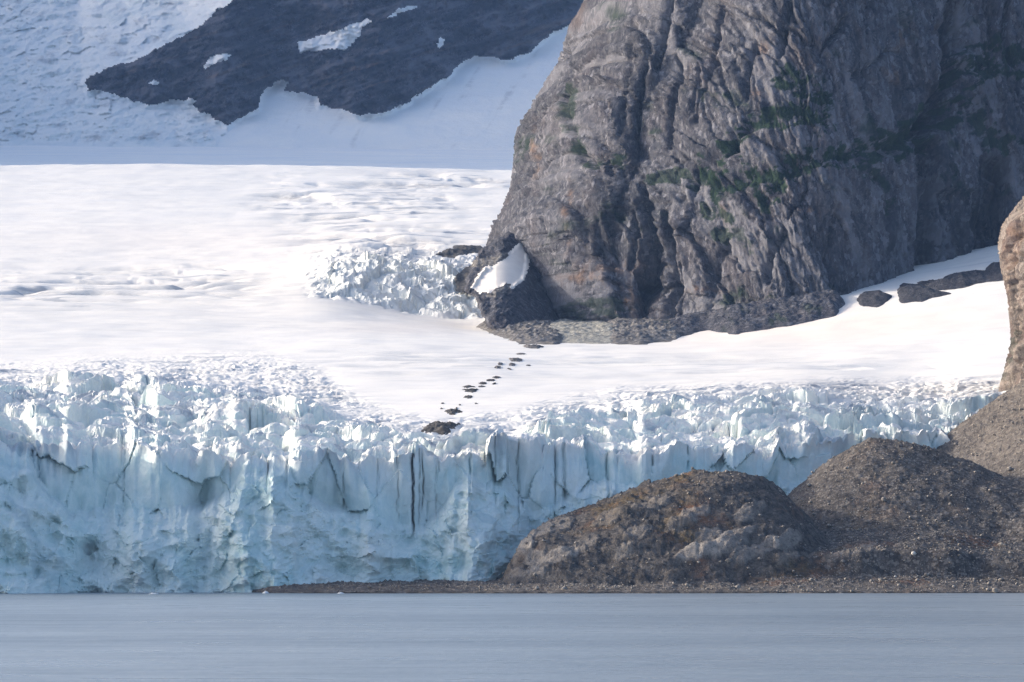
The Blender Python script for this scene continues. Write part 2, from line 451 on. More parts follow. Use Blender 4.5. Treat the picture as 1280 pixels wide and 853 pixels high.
Yg = np.concatenate([Yfr, Ybk])
BPY = base_py(PXg, np.concatenate([np.broadcast_to(Yf, (NF, NC)), Ybk - (rb_ * 1.0)[None, :] * np.exp(-back[:, None] / 40.0)]))
Zg = np.concatenate([Zfr, H + (HOR - BPY[NF:]) / F * Ybk + crest_w[None, :] * np.exp(-(back[:, None] / 28.0) ** 2)])
Xg = (PXg - 640) / F * Yg
sdist = np.concatenate([(Zfr - crest_z[None, :]), np.broadcast_to(back[:, None], (NB, NC))])      # <0 on the front, >0 behind the brink

# how broken the surface is
zone = pw(cols, [(-320, 480), (0, 478), (150, 468), (300, 482), (400, 505), (450, 528), (550, 548), (640, 542), (700, 520), (800, 500), (900, 490), (1000, 482), (1100, 500), (1200, 495), (1300, 480), (1560, 470)])[None, :]
light = pw(cols, [(-320, 440), (0, 446), (200, 436), (330, 432), (400, 450), (450, 490), (540, 515), (640, 505), (700, 488), (780, 476), (900, 470), (1280, 462), (1560, 455)])[None, :]
A = sstep(-6, 34, BPY - zone)
A2 = sstep(0, 26, BPY - light)
back2 = Ybk - 0
def bump2(cx, cyy, rx, ry):
    return np.exp(-(((PXg - cx) / rx) ** 2 + ((BPY - cyy) / ry) ** 2))
hollow = sstep(372, 420, PXg) * (1 - sstep(596, 612, PXg)) * sstep(2840, 2880, Yg) * (1 - 0.65 * sstep(3000, 3060, Yg)) * (1 - sstep(3150, 3320, Yg))
rough_mid = np.clip(bump2(480, 255, 90, 22) + bump2(560, 225, 90, 9) + 0.9 * bump2(370, 250, 45, 18) + 0.9 * bump2(540, 300, 80, 14) + 0.8 * bump2(70, 362, 110, 16) + 0.6 * bump2(230, 350, 120, 22) + 0.6 * bump2(450, 300, 90, 22) + 0.35 * bump2(520, 455, 110, 16) + 0.35 * bump2(900, 455, 260, 12), 0, 1) * (sdist > 300)
cellx = Xg; cells = np.where(sdist < 0, sdist, sdist)
wx = Xg + 6.0 * noise(Xg * 0.035, sdist * 0.03, 21) + 1.2 * noise(Xg * 0.25, sdist * 0.2, 23); ws = sdist + 8.0 * noise(Xg * 0.03, sdist * 0.03, 22) + 1.5 * noise(Xg * 0.25, sdist * 0.2, 24)
# blocks in three sizes, each strong in some places and weak in others
def blocks(sx, sy, k, off, tilt, crack, cw):
    f1, e, c, ox, oy = voronoi(wx / sx + 7.3 * k, ws / sy + 0.35, 5 + k, 1.0)
    wob = 0.5 + 0.5 * clip01(0.5 + 1.2 * noise(Xg / (sx * 2.3), sdist / (sy * 2.3), 300 + k))
    pil = np.maximum(0, 1 - (f1 / 0.8) ** 2)
    return off * (crnd(c, 1) - 0.5) + tilt * ((crnd(c, 2) - 0.5) * ox + (crnd(c, 3) - 0.65) * oy) + off * 0.55 * pil - crack * wob * np.exp(-(e / cw) ** 2), c
bL, c1 = blocks(25.0, 22.0, 1, 7.0, 12.0, 5.0, 0.05)
bM, cM = blocks(10.5, 8.5, 2, 1.9, 4.5, 1.8, 0.07)
bS, cS = blocks(3.8, 4.4, 3, 0.9, 2.0, 0.7, 0.10)
mM = 0.45 + 0.9 * clip01(0.4 + noise(Xg * .025, sdist * .025, 310)); mS = 0.25 + 1.1 * clip01(0.3 + noise(Xg * .04, sdist * .03, 311))
ridge_t = 3.2 * ridged(Xg * 0.013 + 0.006 * sdist, sdist * 0.035 + 0.2 * noise(Xg * .02, sdist * .02, 312), 313, 3)
amp_l = 0.55 + 0.75 * clip01(0.5 + 0.9 * noise(Xg * .011, sdist * .012, 314))
blk = amp_l * (bL + ridge_t) + mM * bM
blk2 = mS * bS
und = fbm(Xg * 0.012, Yg * 0.008, 40, 3)
brink_soft = lerp(0.8, 1.0, sstep(0, 22, sdist))
D_top = brink_soft * (A * (blk + 2.0 * fbm(Xg * 0.05, Yg * 0.05, 41, 4)) + np.maximum(A, 0.5 * A2) * blk2 + A2 * (1 - A) * (bM * 0.35 * mM + 0.2 * ridge_t)) + 1.2 * und
crev = np.maximum(0, ridged(Xg * 0.010 + 0.004 * Yg + 0.4 * noise(Xg * .02, Yg * .01, 43), Yg * 0.06, 44, 3) - 0.48) * (0.5 + 1.2 * clip01(.4 + noise(Xg * .01, Yg * .008, 42)))
crevF = np.maximum(0, ridged(Xg * 0.006 + 0.002 * Yg + 0.5 * noise(Xg * .008, Yg * .004, 38), Yg * 0.017, 39, 2) - 0.35)
nearw = 1 - sstep(500, 800, sdist)
D_top = D_top - nearw * A2 * 7 * crev - rough_mid * 16 * crevF * (0.4 + 0.9 * clip01(.5 + noise(Xg * .03, Yg * .012, 37))) - (1 - nearw) * 0.8 * crevF + rough_mid * 1.6 * fbm(Xg * 0.03, Yg * 0.014, 45, 2)
v3, e3, c3, ox3, oy3 = voronoi(wx / 15.0 + 2.2, Yg / 24.0, 8)
icefall = (crnd(c3, 1) - 0.4) * 8 - 5 * np.exp(-(e3 / 0.07) ** 2) * clip01(.5 + noise(Xg * .05, Yg * .04, 48)) + ((crnd(c3, 2) - .5) * ox3 + (crnd(c3, 3) - .5) * oy3) * 10 + 6 * fbm(Xg * 0.06, Yg * 0.04, 46, 4, .6) + 4 * ridged(Xg * .05, Yg * .03, 49, 3)
D_top = D_top + hollow * icefall * 0.9
# faint flow ribs on the smooth slopes
D_top = D_top + (1 - A) * 0.25 * noise(Xg * 0.05 - Yg * 0.02, Yg * 0.09, 47) * sstep(200, 400, sdist)

# front face
fx_, fz_ = Xg[:NF], Zfr
apw = sstep(0.0, 4.0, dz)                                       # on the apron
pan, ep, cp, oxp, ozp = voronoi((fx_ + 2.5 * noise(fx_ * 0.05, fz_ * 0.05, 51)) / 13.0, (fz_ + 5 * noise(fx_ * 0.04, fz_ * 0.05, 52)) / 20.0, 53, 1.0)
wall = (crnd(cp, 1) - 0.5) * 8.0 + (crnd(cp, 2) - 0.35) * oxp * 9.0 + (crnd(cp, 3) - 0.5) * ozp * 8.0 - 1.3 * np.exp(-(ep / 0.035) ** 2) * clip01(0.4 + noise(fx_ * .05, fz_ * .03, 59)) + 0.5 * noise(fx_ * 0.16, fz_ * 0.03, 54) + 0.22 * noise(fx_ * 0.7, fz_ * 0.06, 55) + 0.5 * fbm(fx_ * .12, fz_ * .12, 66, 3)
flat_w = np.exp(-((PXg[:NF] - 522) / 34.0) ** 4)                 # one smooth planar wall
wall = wall * (1 - 0.75 * flat_w)
rub = 9.0 * ridged((fx_ + 6 * noise(fx_ * .03, fz_ * .04, 60)) * 0.035, fz_ * 0.05, 56, 4, 0.5) + 2.2 * fbm(fx_ * 0.14, fz_ * 0.16, 57, 4, 0.6)
va, ea, ca, oxa, oza = voronoi((fx_ + 2.0 * noise(fx_ * .1, fz_ * .1, 61)) / 7.0, (fz_ + 2.0 * noise(fx_ * .1, fz_ * .1, 62)) / 6.0, 58)
rub = rub + (crnd(ca, 1) - 0.5) * 1.6 + ((crnd(ca, 2) - .5) * oxa + (crnd(ca, 3) - .3) * oza) * 5.0
vb_, eb_, cb_, oxb_, ozb_ = voronoi((fx_ + noise(fx_ * .3, fz_ * .3, 67)) / 2.6, (fz_ + noise(fx_ * .3, fz_ * .3, 68)) / 2.4, 69)
chunk = ((crnd(cb_, 1) - .5) * 0.8 + ((crnd(cb_, 2) - .5) * oxb_ + (crnd(cb_, 3) - .3) * ozb_) * 1.8)
rub = rub + chunk * clip01(.55 + noise(fx_ * .06, fz_ * .07, 75)); WALLADD = 0.35 * chunk * clip01(.3 + noise(fx_ * .06, fz_ * .05, 76))
D_fr = lerp(wall + WALLADD, rub, apw)
cr_d = np.zeros_like(D_fr); cr_m = np.zeros_like(D_fr)
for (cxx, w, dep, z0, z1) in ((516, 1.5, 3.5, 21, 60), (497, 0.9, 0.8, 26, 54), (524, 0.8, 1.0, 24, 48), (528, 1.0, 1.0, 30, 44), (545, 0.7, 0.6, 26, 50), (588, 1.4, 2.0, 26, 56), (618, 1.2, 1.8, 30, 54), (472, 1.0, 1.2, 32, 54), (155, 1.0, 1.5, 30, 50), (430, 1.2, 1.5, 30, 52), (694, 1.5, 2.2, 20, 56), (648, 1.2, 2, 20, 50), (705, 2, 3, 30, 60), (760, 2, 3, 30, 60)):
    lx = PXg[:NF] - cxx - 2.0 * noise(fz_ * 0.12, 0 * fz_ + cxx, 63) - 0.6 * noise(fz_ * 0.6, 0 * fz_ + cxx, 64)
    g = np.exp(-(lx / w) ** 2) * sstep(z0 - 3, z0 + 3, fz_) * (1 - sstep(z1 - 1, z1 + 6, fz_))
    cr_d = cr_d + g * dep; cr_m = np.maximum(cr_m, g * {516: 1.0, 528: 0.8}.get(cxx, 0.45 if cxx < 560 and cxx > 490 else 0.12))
D_fr = D_fr - cr_d
near_w = sstep(-0.5, -6, Zfr - crest_z[None, :])
DF = np.concatenate([D_fr, np.repeat(D_fr[-1:], NB, 0) * np.exp(-back[:, None] / 5.0)])
wt = np.concatenate([np.exp(-np.maximum(-sdist[:NF], 0) / 6.0), np.ones((NB, NC))])
fadeZ = np.where(sdist < 0, 1, 1)
Yg = Yg - DF
top_at_brink = D_top[NF]
DT = np.concatenate([np.repeat(top_at_brink[None], NF, 0), D_top[NF:]]) * wt
Zg = Zg + DT
Xg = Xg + 0.35 * noise(Xg * 0.25, sdist * 0.25, 65) * np.where(sdist < 30, 1, 0)
Zg[:NF] = np.where(Zg[:NF] < 1.5, np.minimum(Zg[:NF], Zfr), Zg[:NF])

GV = np.stack([Xg, Yg, Zg], -1)
# attributes
Zd = np.gradient(Zg, axis=0); Yd = np.gradient(Yg, axis=0); Sd = np.hypot(Zd, Yd) + 1e-6
steep = np.abs(Zd) / Sd
ice = np.where(sdist < 0, 0.9 * sstep(2, -5, sdist), 0.6 * sstep(0.5, 0.85, steep) * np.maximum(A, 0.4 * A2) + 0.06 * A)
ice = np.clip(ice + hollow * 0.25, 0, 1) * (0.85 + 0.3 * noise(Xg * 0.05, sdist * 0.06, 70))
ice = np.clip(ice, 0, 1)
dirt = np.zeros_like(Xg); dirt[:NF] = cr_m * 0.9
dust_shade = 0.35 * np.maximum(A, 0.7 * A2) * sstep(0.05, 0.5, fbm(Xg * 0.05, Yg * 0.03, 71, 4)) * (sdist > 0)
dust_shade = np.maximum(dust_shade, 0.8 * bump2(560, 578, 55, 9) * (sdist > -3) * sstep(-0.1, 0.3, fbm(Xg * 0.12, Yg * 0.1, 72, 3)))
dust_shade = np.maximum(dust_shade, 0.8 * rough_mid * np.clip(crevF * 2.5, 0, 1))  # shade of the crevasses painted into the colour along their lines
dust_shade[:NF] = np.maximum(dust_shade[:NF], 0.55 * apw * sstep(0.2, 0.6, fbm(fx_ * 0.03, fz_ * 0.05, 73, 5, 0.6)) + 0.4 * np.exp(-((PXg[:NF] - 615) / 25.0) ** 2) * sstep(0.0, 0.4, fbm(fx_ * 0.1, fz_ * 0.06, 74, 3)))
warm = np.clip(bump2(960, 412, 190, 20) + 0.7 * bump2(1150, 395, 130, 18) + 0.35 * bump2(250, 300, 250, 22) + 0.5 * bump2(500, 410, 90, 9), 0, 1) * (Yg > 2100)
cellid = np.where(sdist < -6, cp[0, 0] * 0 + 0, c1)
front_cells = np.concatenate([np.where(dz > 2.0, ca + 7 * 10 ** 10, cp + 4 * 10 ** 10), np.zeros((NB, NC), np.int64)])
cellid = np.where(sdist < 0, front_cells, c1)
cellid = np.where((sdist > 0) & (A < 0.25), np.where(hollow > 0.4, c3 + 2 * 10 ** 10, 1), cellid)

R, C = Xg.shape
Q = grid_quads(R, C)
Vf = GV.reshape(-1, 3)
qi = Q[:, 0]
pxq = PXg.ravel()[qi]; yq = Yg.ravel()[qi]
keep = ~((pxq > 690) & (yq > 2760) & (pxq < 1140)) & ~((pxq >= 1140) & (yq > 3000)) & ~((pxq > 690) & (yq > 3200))
gl = add('glacier', None if False else bpy.data.meshes.new('glacier'), kind='structure')
at = {'ice': ice.ravel(), 'dirt': dirt.ravel(), 'dust_shade': dust_shade.ravel(), 'warm': warm.ravel(), 'rough': np.where(sdist < 0, 1.0, np.maximum.reduce([A, 0.6 * A2, hollow, 0.5 * rough_mid])).ravel()}
smq = ~((sdist.ravel()[qi] < 4) | (A.ravel()[qi] > 0.5) | (hollow.ravel()[qi] > 0.3))
split_cells(gl, 'serac', Vf, Q, keep, cellid.ravel(), M_ICE, at, 300, 60, smq, ok=cellid.ravel()[qi] != 1)

def glacier_z(px, Y):
    """height of the finished glacier surface behind the brink"""
    px = np.atleast_1d(np.asarray(px, float)); Y = np.broadcast_to(np.asarray(Y, float), px.shape)
    j = np.clip(np.searchsorted(cols, px), 1, NC - 1)
    out = np.empty(px.shape)
    for n in range(px.size):
        jj = j.flat[n]; t = (px.flat[n] - cols[jj - 1]) / (cols[jj] - cols[jj - 1])
        a = np.interp(Y.flat[n], Yg[NF + 8:, jj - 1], Zg[NF + 8:, jj - 1]); b = np.interp(Y.flat[n], Yg[NF + 8:, jj], Zg[NF + 8:, jj])
        out.flat[n] = a + (b - a) * clip01(t)
    return out
def find_Y(px, py):
    """distance at which the glacier surface shows at a picture row"""
    ys = np.arange(1520, 4400, 4.0)
    pys = base_py(np.full(ys.shape, float(px)), ys)
    i = np.nonzero(pys <= py)[0]
    return ys[i[0]] if len(i) else 2600.0

# snow plain beyond the glacier's crest
cb = np.arange(-420, 1000, 10.0)
rb = np.concatenate([np.arange(4390, 5000, 20.0), np.arange(5000, 8301, 50.0)])
PB, YB = np.meshgrid(cb, rb)
ZB = H + (HOR - base_py(PB, YB)) / F * YB - 6 * (1 - sstep(4390, 4470, YB)) + 2.0 * fbm(PB * 0.01, YB * 0.003, 80, 3)
VB = np.stack([(PB - 640) / F * YB, YB, ZB], -1).reshape(-1, 3)
zero = np.zeros(len(VB))
add('snowfield', make_mesh('snowfield', VB, grid_quads(*PB.shape), M_SNOW, {'ice': zero, 'dirt': zero, 'dust_shade': zero, 'warm': zero}), kind='structure')

# ------------------------------------------------------------------ far mountain, icefall, snow slope
ROCK = [(293, -4), (270, 12), (255, 30), (225, 48), (190, 65), (165, 78), (135, 85), (112, 95), (106, 105), (109, 114), (130, 114), (150, 120), (165, 127), (185, 132), (203, 130), (213, 125),
        (228, 127), (245, 135), (265, 148), (283, 157), (302, 148), (322, 135), (325, 124), (332, 110), (350, 100), (361, 104), (352, 116), (376, 116), (396, 122), (401, 133), (430, 138), (446, 145), (476, 142),
        (502, 132), (527, 117), (560, 95), (580, 76), (596, 71), (640, 76), (662, 65), (690, 40), (705, 35), (722, 28), (820, 10), (860, -140), (260, -140)]
PATCH = [([(372, 68), (372, 55), (395, 47), (430, 35), (460, 24), (466, 26), (450, 36), (445, 50), (432, 63), (405, 62), (385, 65)], 'long white snow patch slanting across the dark far mountain face'),
         ([(253, 86), (262, 72), (275, 68), (289, 70), (275, 78), (258, 86)], 'small wedge of snow beside the icefall on dark rock'),
         ([(483, 23), (497, 12), (515, 7), (523, 8), (505, 16), (490, 22)], 'thin sliver of snow high on the dark far mountain'),
         ([(272, 15), (275, -6), (300, -12), (286, 5)], 'pointed snow tip where the icefall meets the dark rock'),
         ([(545, 55), (551, 48), (557, 52), (550, 61)], 'tiny round spot of snow on bare brown far rock'),
         ([(184, 106), (190, 101), (198, 103), (194, 107)], 'tiny speck of snow low on the rock beside the icefall'),
         ([(228, 128), (236, 123), (246, 127), (240, 133), (231, 132)], 'small snow spot at the foot of the far rock spur')]
rc = np.concatenate([np.arange(-320, -8, 8.0), np.arange(-8, 770, 1.5), np.arange(770, 861, 6.0)])
rr = np.concatenate([np.arange(205, -16, -1.3), np.arange(-20, -140, -8.0)])
PR, PYR = np.meshgrid(rc, rr)
wpx = PR + 2.6 * noise(PR * .09, PYR * .09, 90) + 1.8 * noise(PR * .3, PYR * .3, 91); wpy = PYR + 2.2 * noise(PR * .09, PYR * .09, 92) + 1.0 * noise(PR * .3, PYR * .3, 93)
sd_rock = poly_sd(wpx, wpy, ROCK)
soft = sstep(6, -6, sd_rock)
soft_b = blur(blur(soft, 10, 0), 14, 1)
kk = lerp(4.2, 1.9, soft_b)
dpy = -np.gradient(PYR, axis=0)
YR = 7560 + np.cumsum(kk * dpy, 0)
icem = sstep(300, 250, PR) * (1 - soft)
rel = soft * (55 * ridged(PR * 0.016 + PYR * 0.012, PYR * 0.022 - PR * 0.006, 95, 5) + 22 * ridged(PR * 0.05, PYR * 0.09 + PR * 0.025, 96, 4))
vi, ei, cidi, oxi, oyi = voronoi(PR / 17.0 + 0.3 * noise(PR * .1, PYR * .1, 97), PYR / 9.0 + 0.02 * PR, 98)
rel = rel + icem * (20 * fbm(PR * 0.02, PYR * 0.02, 99, 4) + ((crnd(cidi, 1) - .5) * 16 + ((crnd(cidi, 2) - .5) * oxi + (crnd(cidi, 3) - .5) * oyi) * 22 - 3 * np.exp(-(ei / .08) ** 2)) * clip01(.5 + 1.2 * noise(PR * .02, PYR * .025, 107)) + 26 * ridged(PR * 0.022 + PYR * 0.02, PYR * 0.06, 100, 5, .55))
rel = rel + (1 - soft) * (1 - icem) * 4 * fbm(PR * 0.03, PYR * 0.03, 101, 3)
rel = rel * sstep(186, 170, PYR)
psd = np.full(PR.shape, 99.0); pid = np.full(PR.shape, -1)
for i, (pp, lb) in enumerate(PATCH):
    d = poly_sd(wpx, wpy, pp); m = d < psd
    psd = np.where(m, d, psd); pid = np.where(m, i, pid)
YRd = YR - rel - 5 * sstep(1, -3, psd)
VR = np.stack([(PR - 640) / F * YRd, YRd, H + (HOR - PYR) / F * YRd], -1).reshape(-1, 3)
QR = grid_quads(*PR.shape)
snowy = (1 - soft)
at = {'ice': (icem * (0.25 + 0.5 * sstep(0.0, 0.5, fbm(PR * 0.02, PYR * 0.025, 102, 4)))).ravel(), 'dirt': np.zeros(PR.size),
      'dust_shade': (icem * 0.75 * sstep(0.05, 0.4, fbm(PR * 0.03 + PYR * 0.02, PYR * 0.05, 103, 5, 0.6)) + (1 - soft) * (1 - icem) * 0.5 * sstep(0.2, 0.5, fbm(PR * 0.05 + 0.03 * PYR, PYR * 0.012, 104, 4))).ravel(), 'warm': np.zeros(PR.size),
      'veg': np.zeros(PR.size), 'tone': (0.5 + 1.4 * fbm(PR * 0.02, PYR * 0.06 + PR * .02, 108, 4)).ravel(), 'orange': (0.45 * sstep(0.15, 0.5, fbm(PR * 0.008, PYR * 0.09 + PR * 0.03, 105, 5, .6))).ravel(), 'stain_shade': (0.7 * sstep(0.05, 0.4, fbm(PR * 0.012, PYR * 0.07 + PR * 0.02, 106, 5, .6))).ravel()}
qm = QR[:, 0]
isr = (sd_rock.ravel()[qm] < 0)
isp = (psd.ravel()[qm] < 0)
ici = ~isr & ~isp & (PR.ravel()[qm] < 275)
sns = ~isr & ~isp & ~ici
isr &= ~isp
add('mountain', sub('mountain', VR, QR, np.nonzero(isr)[0], M_FAR, at, False), kind='structure')
add('icefall', sub('icefall', VR, QR, np.nonzero(ici)[0], M_SNOW, at), kind='structure')
add('snow_slope', sub('snow_slope', VR, QR, np.nonzero(sns)[0], M_SNOW, at), kind='structure')
for i, (pp, lb) in enumerate(PATCH):
    f = np.nonzero(isp & (pid.ravel()[qm] == i))[0]
    if len(f) > 3:
        add('snow_patch', sub('snow_patch', VR, QR, f, M_SNOW, at), label=lb, cat='snow patch', group='snow patches on the far mountain')

# unseen side ridge, added left of the view to shade the upper basin
ry = np.arange(5180, 9801, 60.0)
prof = np.array([(-1210, 480), (-1330, 720), (-1500, 1050), (-1660, 1300), (-1820, 1500), (-1960, 1620), (-2100, 1660), (-2300, 1560), (-2700, 1300), (-3300, 600)], float)
pk = np.linspace(0, len(prof) - 1, 60)
rx_ = np.interp(pk, range(len(prof)), prof[:, 0]); rz_ = np.interp(pk, range(len(prof)), prof[:, 1])
RX, RY = np.meshgrid(rx_, ry); RZ = np.broadcast_to(rz_, RX.shape).copy()
RZ = RZ + 120 * fbm(RX * 0.002, RY * 0.002, 110, 5) + 0.02 * (RY - 5200); RX = RX + 60 * fbm(RY * 0.003, RZ * 0.003, 111, 4) - np.maximum(0, RY - 8300) * 0.25
RZ[0] = 300; RY = RY.copy(); RY[0] -= 5
VX = np.stack([RX, RY, RZ], -1).reshape(-1, 3)
z_ = np.zeros(len(VX))
add('ridge', make_mesh('ridge', VX, grid_quads(*RX.shape), M_SNOW, {'ice': z_, 'dirt': z_, 'dust_shade': z_, 'warm': z_}), kind='structure')  # added for its shadow; snow colour bounces more light into the basin

# ------------------------------------------------------------------ rock cliffs
def build_cliff(name, rows, sil, Yfoot, lean, W, B, pxr, mat, part, seed, gull, recess, ledges, oranges, stain_shades, size, amp, colstep, keepfn=None, vegamt=1.0, limit=300, calm=None):
    rows = np.asarray(rows, float)
    a = np.concatenate([np.radians(np.linspace(-80, -12, 6)), np.radians(np.linspace(-8, 90, 70))])
    Yref = 0.5 * (Yfoot(700.0) + Yfoot(1100.0)) if pxr > 1400 and name == 'cliff' else Yfoot(1260.0)
    z = H + (HOR - rows) / F * Yref                                     # level of each row
    z00 = H + (HOR - 420) / F * Yref
    bk_ = lean * np.maximum(z - z00, 0) + 0.0009 * np.maximum(z - z00 - 150, 0) ** 2
    slp = pw(HOR - F * (z - H) / (Yfoot(sil[6][1] + 60.0) + bk_ + B * 0.95), sil)      # left outline, in picture columns, at the outline's own distance
    nf = int((pxr - slp.min()) / colstep)
    V = np.zeros((len(rows), len(a) + nf, 3))
    z0 = H + (HOR - 420) / F * Yref
    for i, zz in enumerate(z):
        back = lean * max(zz - z0, 0) + 0.0009 * max(zz - z0 - 150, 0) ** 2
        xl = (slp[i] - 640) / F * (Yfoot(slp[i]) + back + B)
        xs = xl + W * (1 - np.cos(a)); yc = Yfoot(slp[i] + 60.0) + back + B * (1 - np.sin(a))
        V[i, :len(a), 0] = xs; V[i, :len(a), 1] = yc
        xe = (pxr - 640) / F * (Yfoot(pxr) + back)
        t = np.linspace(0, 1, nf + 1)[1:]
        xf = (xl + W) + (xe - xl - W) * t
        V[i, len(a):, 0] = xf
        pf = 640 + F * xf / (Yfoot(1000.0) + back)
        V[i, len(a):, 1] = Yfoot(pf) + back + (Yfoot(slp[i] + 60.0) - Yfoot(pf)) * np.exp(-t * 12)
        V[i, :, 2] = zz
    pm = to_px(V)[0].min(1)
    V[..., 0] += ((slp - pm)[:, None]) * V[..., 1] / F
    # outward normals of the plain shape
    du = np.gradient(V, axis=1); dv = np.gradient(V, axis=0)
    N = np.cross(du, dv); N /= np.linalg.norm(N, axis=-1, keepdims=True) + 1e-9
    if N[len(rows) // 2, -5, 1] > 0: N = -N
    PX, PY = to_px(V)
    arc = np.cumsum(np.linalg.norm(du, axis=-1), 1); zz = V[..., 2]
    u = V[..., 0] + 0.5 * (V[..., 1] - Yref); 
    wxx = u + 5 * noise(u * 0.03, zz * 0.02, seed) + 2 * noise(u * .11, zz * .06, seed + 1) + 0.8 * noise(u * .4, zz * .3, seed + 21) + 0.18 * zz
    wzz = zz + 14 * noise(u * 0.05, zz * 0.03, seed + 2) + 5 * noise(u * .16, zz * .1, seed + 22) + 1.6 * noise(u * .5, zz * .4, seed + 23)
    sx, sz = size
    def facets(kx_, kz_, k, groove, gw):
        f1, e, c, ox, oz = voronoi(wxx / (sx * kx_) + 3 * k, wzz / (sz * kz_), seed + 40 + k, 1.0)
        gm = clip01(0.3 + 1.3 * noise(u / (sx * kx_ * 1.6), zz / (sz * kz_ * 1.2), seed + 60 + k))
        return 0.6 * (crnd(c, 1) - .5) + (crnd(c, 2) - .5) * ox * 2.8 + (crnd(c, 3) - .6) * oz * 0.8 - groove * gm * np.exp(-(e / gw) ** 2), e, c
    fA, e0, c0 = facets(1.7, 2.6, 1, 1.0, .035)
    fB, e1, c1 = facets(0.75, 0.8, 2, 0.9, .05)
    fC, e2, c2 = facets(0.3, 0.26, 3, 0.4, .07)
    fD, e3_, c3_ = facets(0.12, 0.09, 4, 0.2, .08)
    mC = 0.4 + 1.0 * clip01(0.45 + noise(u * .02, zz * .02, seed + 70)); mD = 0.3 + 1.2 * clip01(0.4 + noise(u * .035, zz * .03, seed + 71))
    D = amp * (4.6 * fA + 3.0 * fB + 1.5 * mC * fC + 0.8 * mD * fD + 2.4 * ridged(wxx * 0.055, zz * 0.010, seed + 5, 4) * clip01(0.55 + noise(u * .015, zz * .012, seed + 25)) + 0.9 * fbm(u * 0.3, zz * 0.2, seed + 6, 4, 0.65) + 6.5 * fbm(u * 0.014, zz * 0.010, seed + 7, 3))
    fc_ = u + 3 * noise(u * .03, zz * .012, seed + 26)
    D = D - amp * (2.2 * np.maximum(0, ridged(fc_ * 0.075, zz * 0.008, seed + 27, 2) - 0.5) + 1.6 * np.maximum(0, ridged(fc_ * 0.2, zz * 0.02, seed + 28, 2) - 0.5)) * 2.0
    wpx = PX + 4 * noise(PX * .02, PY * .015, seed + 8) + 1.2 * noise(PX * .17, PY * .12, seed + 9)
    wpy = PY + 4 * noise(PX * .04, PY * .04, seed + 10)
    veg = np.zeros(PX.shape); sta_shade = np.zeros(PX.shape); ora = np.zeros(PX.shape)
    for pts, w, dep in gull:
        d, p = seg_dist(wpx, wpy, pts)
        w = 0.8 * w * (0.7 + 0.6 * clip01(0.5 + noise(PX * .03, PY * .05, seed + 18))); dep = dep * 1.5
        g = np.exp(-(d / w) ** 1.3) * sstep(0, .12, p + (d < w) * 0.06) 
        D = D - g * dep
    for x0, x1, y0, y1, dep, ex in recess:
        g = sstep(x0 - ex, x0 + ex, wpx) * sstep(x1 + ex, x1 - ex, wpx) * sstep(y0 - 2, y0 + 2, wpy) * sstep(y1 + 3, y1 - 3, wpy)
        D = D - g * dep * (0.75 + 0.9 * fbm(u * .05, zz * .05, seed + 24, 3))
    if calm is not None: D = D * lerp(0.2, 1.0, sstep(4, 26, poly_sd(PX, PY, calm)))
    vn = fbm(PX * 0.05, PY * 0.07, seed + 12, 4, 0.6)
    crackf = np.exp(-(np.minimum(e1, e2 * 1.2) / 0.16) ** 2)
    for pts, w, dep, vg in ledges:
        d, p = seg_dist(wpx, wpy, pts)
        below = sstep(-w, w, wpy - np.interp(wpx, *zip(*sorted(pts)))) 
        g = np.exp(-(d / w) ** 2)
        D = D - g * dep * 0.6
        veg = np.maximum(veg, vg * sstep(0.38, 0.50, np.exp(-(d / (2.4 * w)) ** 2) * (0.62 + 1.5 * vn + 0.5 * (crnd(c2, 7) - .5) + 0.35 * (crnd(c3_, 7) - .5))))
    for x, y, rx, ry2, k in oranges:
        ora = np.maximum(ora, k * np.exp(-((wpx - x) / rx) ** 2 - ((wpy - y) / ry2) ** 2) * sstep(-0.3, 0.3, fbm(PX * .12, PY * .08, seed + 14, 3)))
    for x, y, rx, ry2, k in stain_shades:
        sta_shade = np.maximum(sta_shade, k * np.exp(-((wpx - x) / rx) ** 4 - ((wpy - y) / ry2) ** 4) * (0.6 + 0.6 * noise(PX * .2, PY * .015, seed + 15)))
    veg = np.maximum(veg, vegamt * 0.8 * crackf * sstep(0.25, 0.5, fbm(PX * .018, PY * .02, seed + 16, 3)))
    sta_shade = np.maximum(sta_shade, 0.45 * sstep(0.25, 0.6, fbm(PX * .16, PY * .018, seed + 17, 4)))
    edge = sstep(0, 1.0, (np.arange(V.shape[1]) / 8.0))[None, :]
    V = V + N * (D * (0.35 + 0.65 * edge))[..., None]
    for _ in range(4):
      fix = blur((slp - to_px(V)[0].min(1))[:, None], 5, 0)[:, 0]
      V[..., 0] += fix[:, None] * np.exp(-((to_px(V)[0] - slp[:, None]) / 120.0) ** 2) * V[..., 1] / F
    Qc = grid_quads(*PX.shape)
    k = np.ones(len(Qc), bool)
    if keepfn: k = keepfn(PX.ravel()[Qc[:, 0]], PY.ravel()[Qc[:, 0]])
    o = add(name, bpy.data.meshes.new(name), kind='structure')
    split_cells(o, part, V.reshape(-1, 3), Qc, k, c1.ravel(), mat, {'veg': clip01(veg).ravel(), 'stain_shade': clip01(sta_shade).ravel(), 'orange': clip01(ora).ravel(), 'tone': clip01(0.5 * crnd(c1, 9) + 0.3 * crnd(c2, 9) + 0.2 * crnd(c3_, 9)).ravel()}, limit, 60, False)
    return o, V

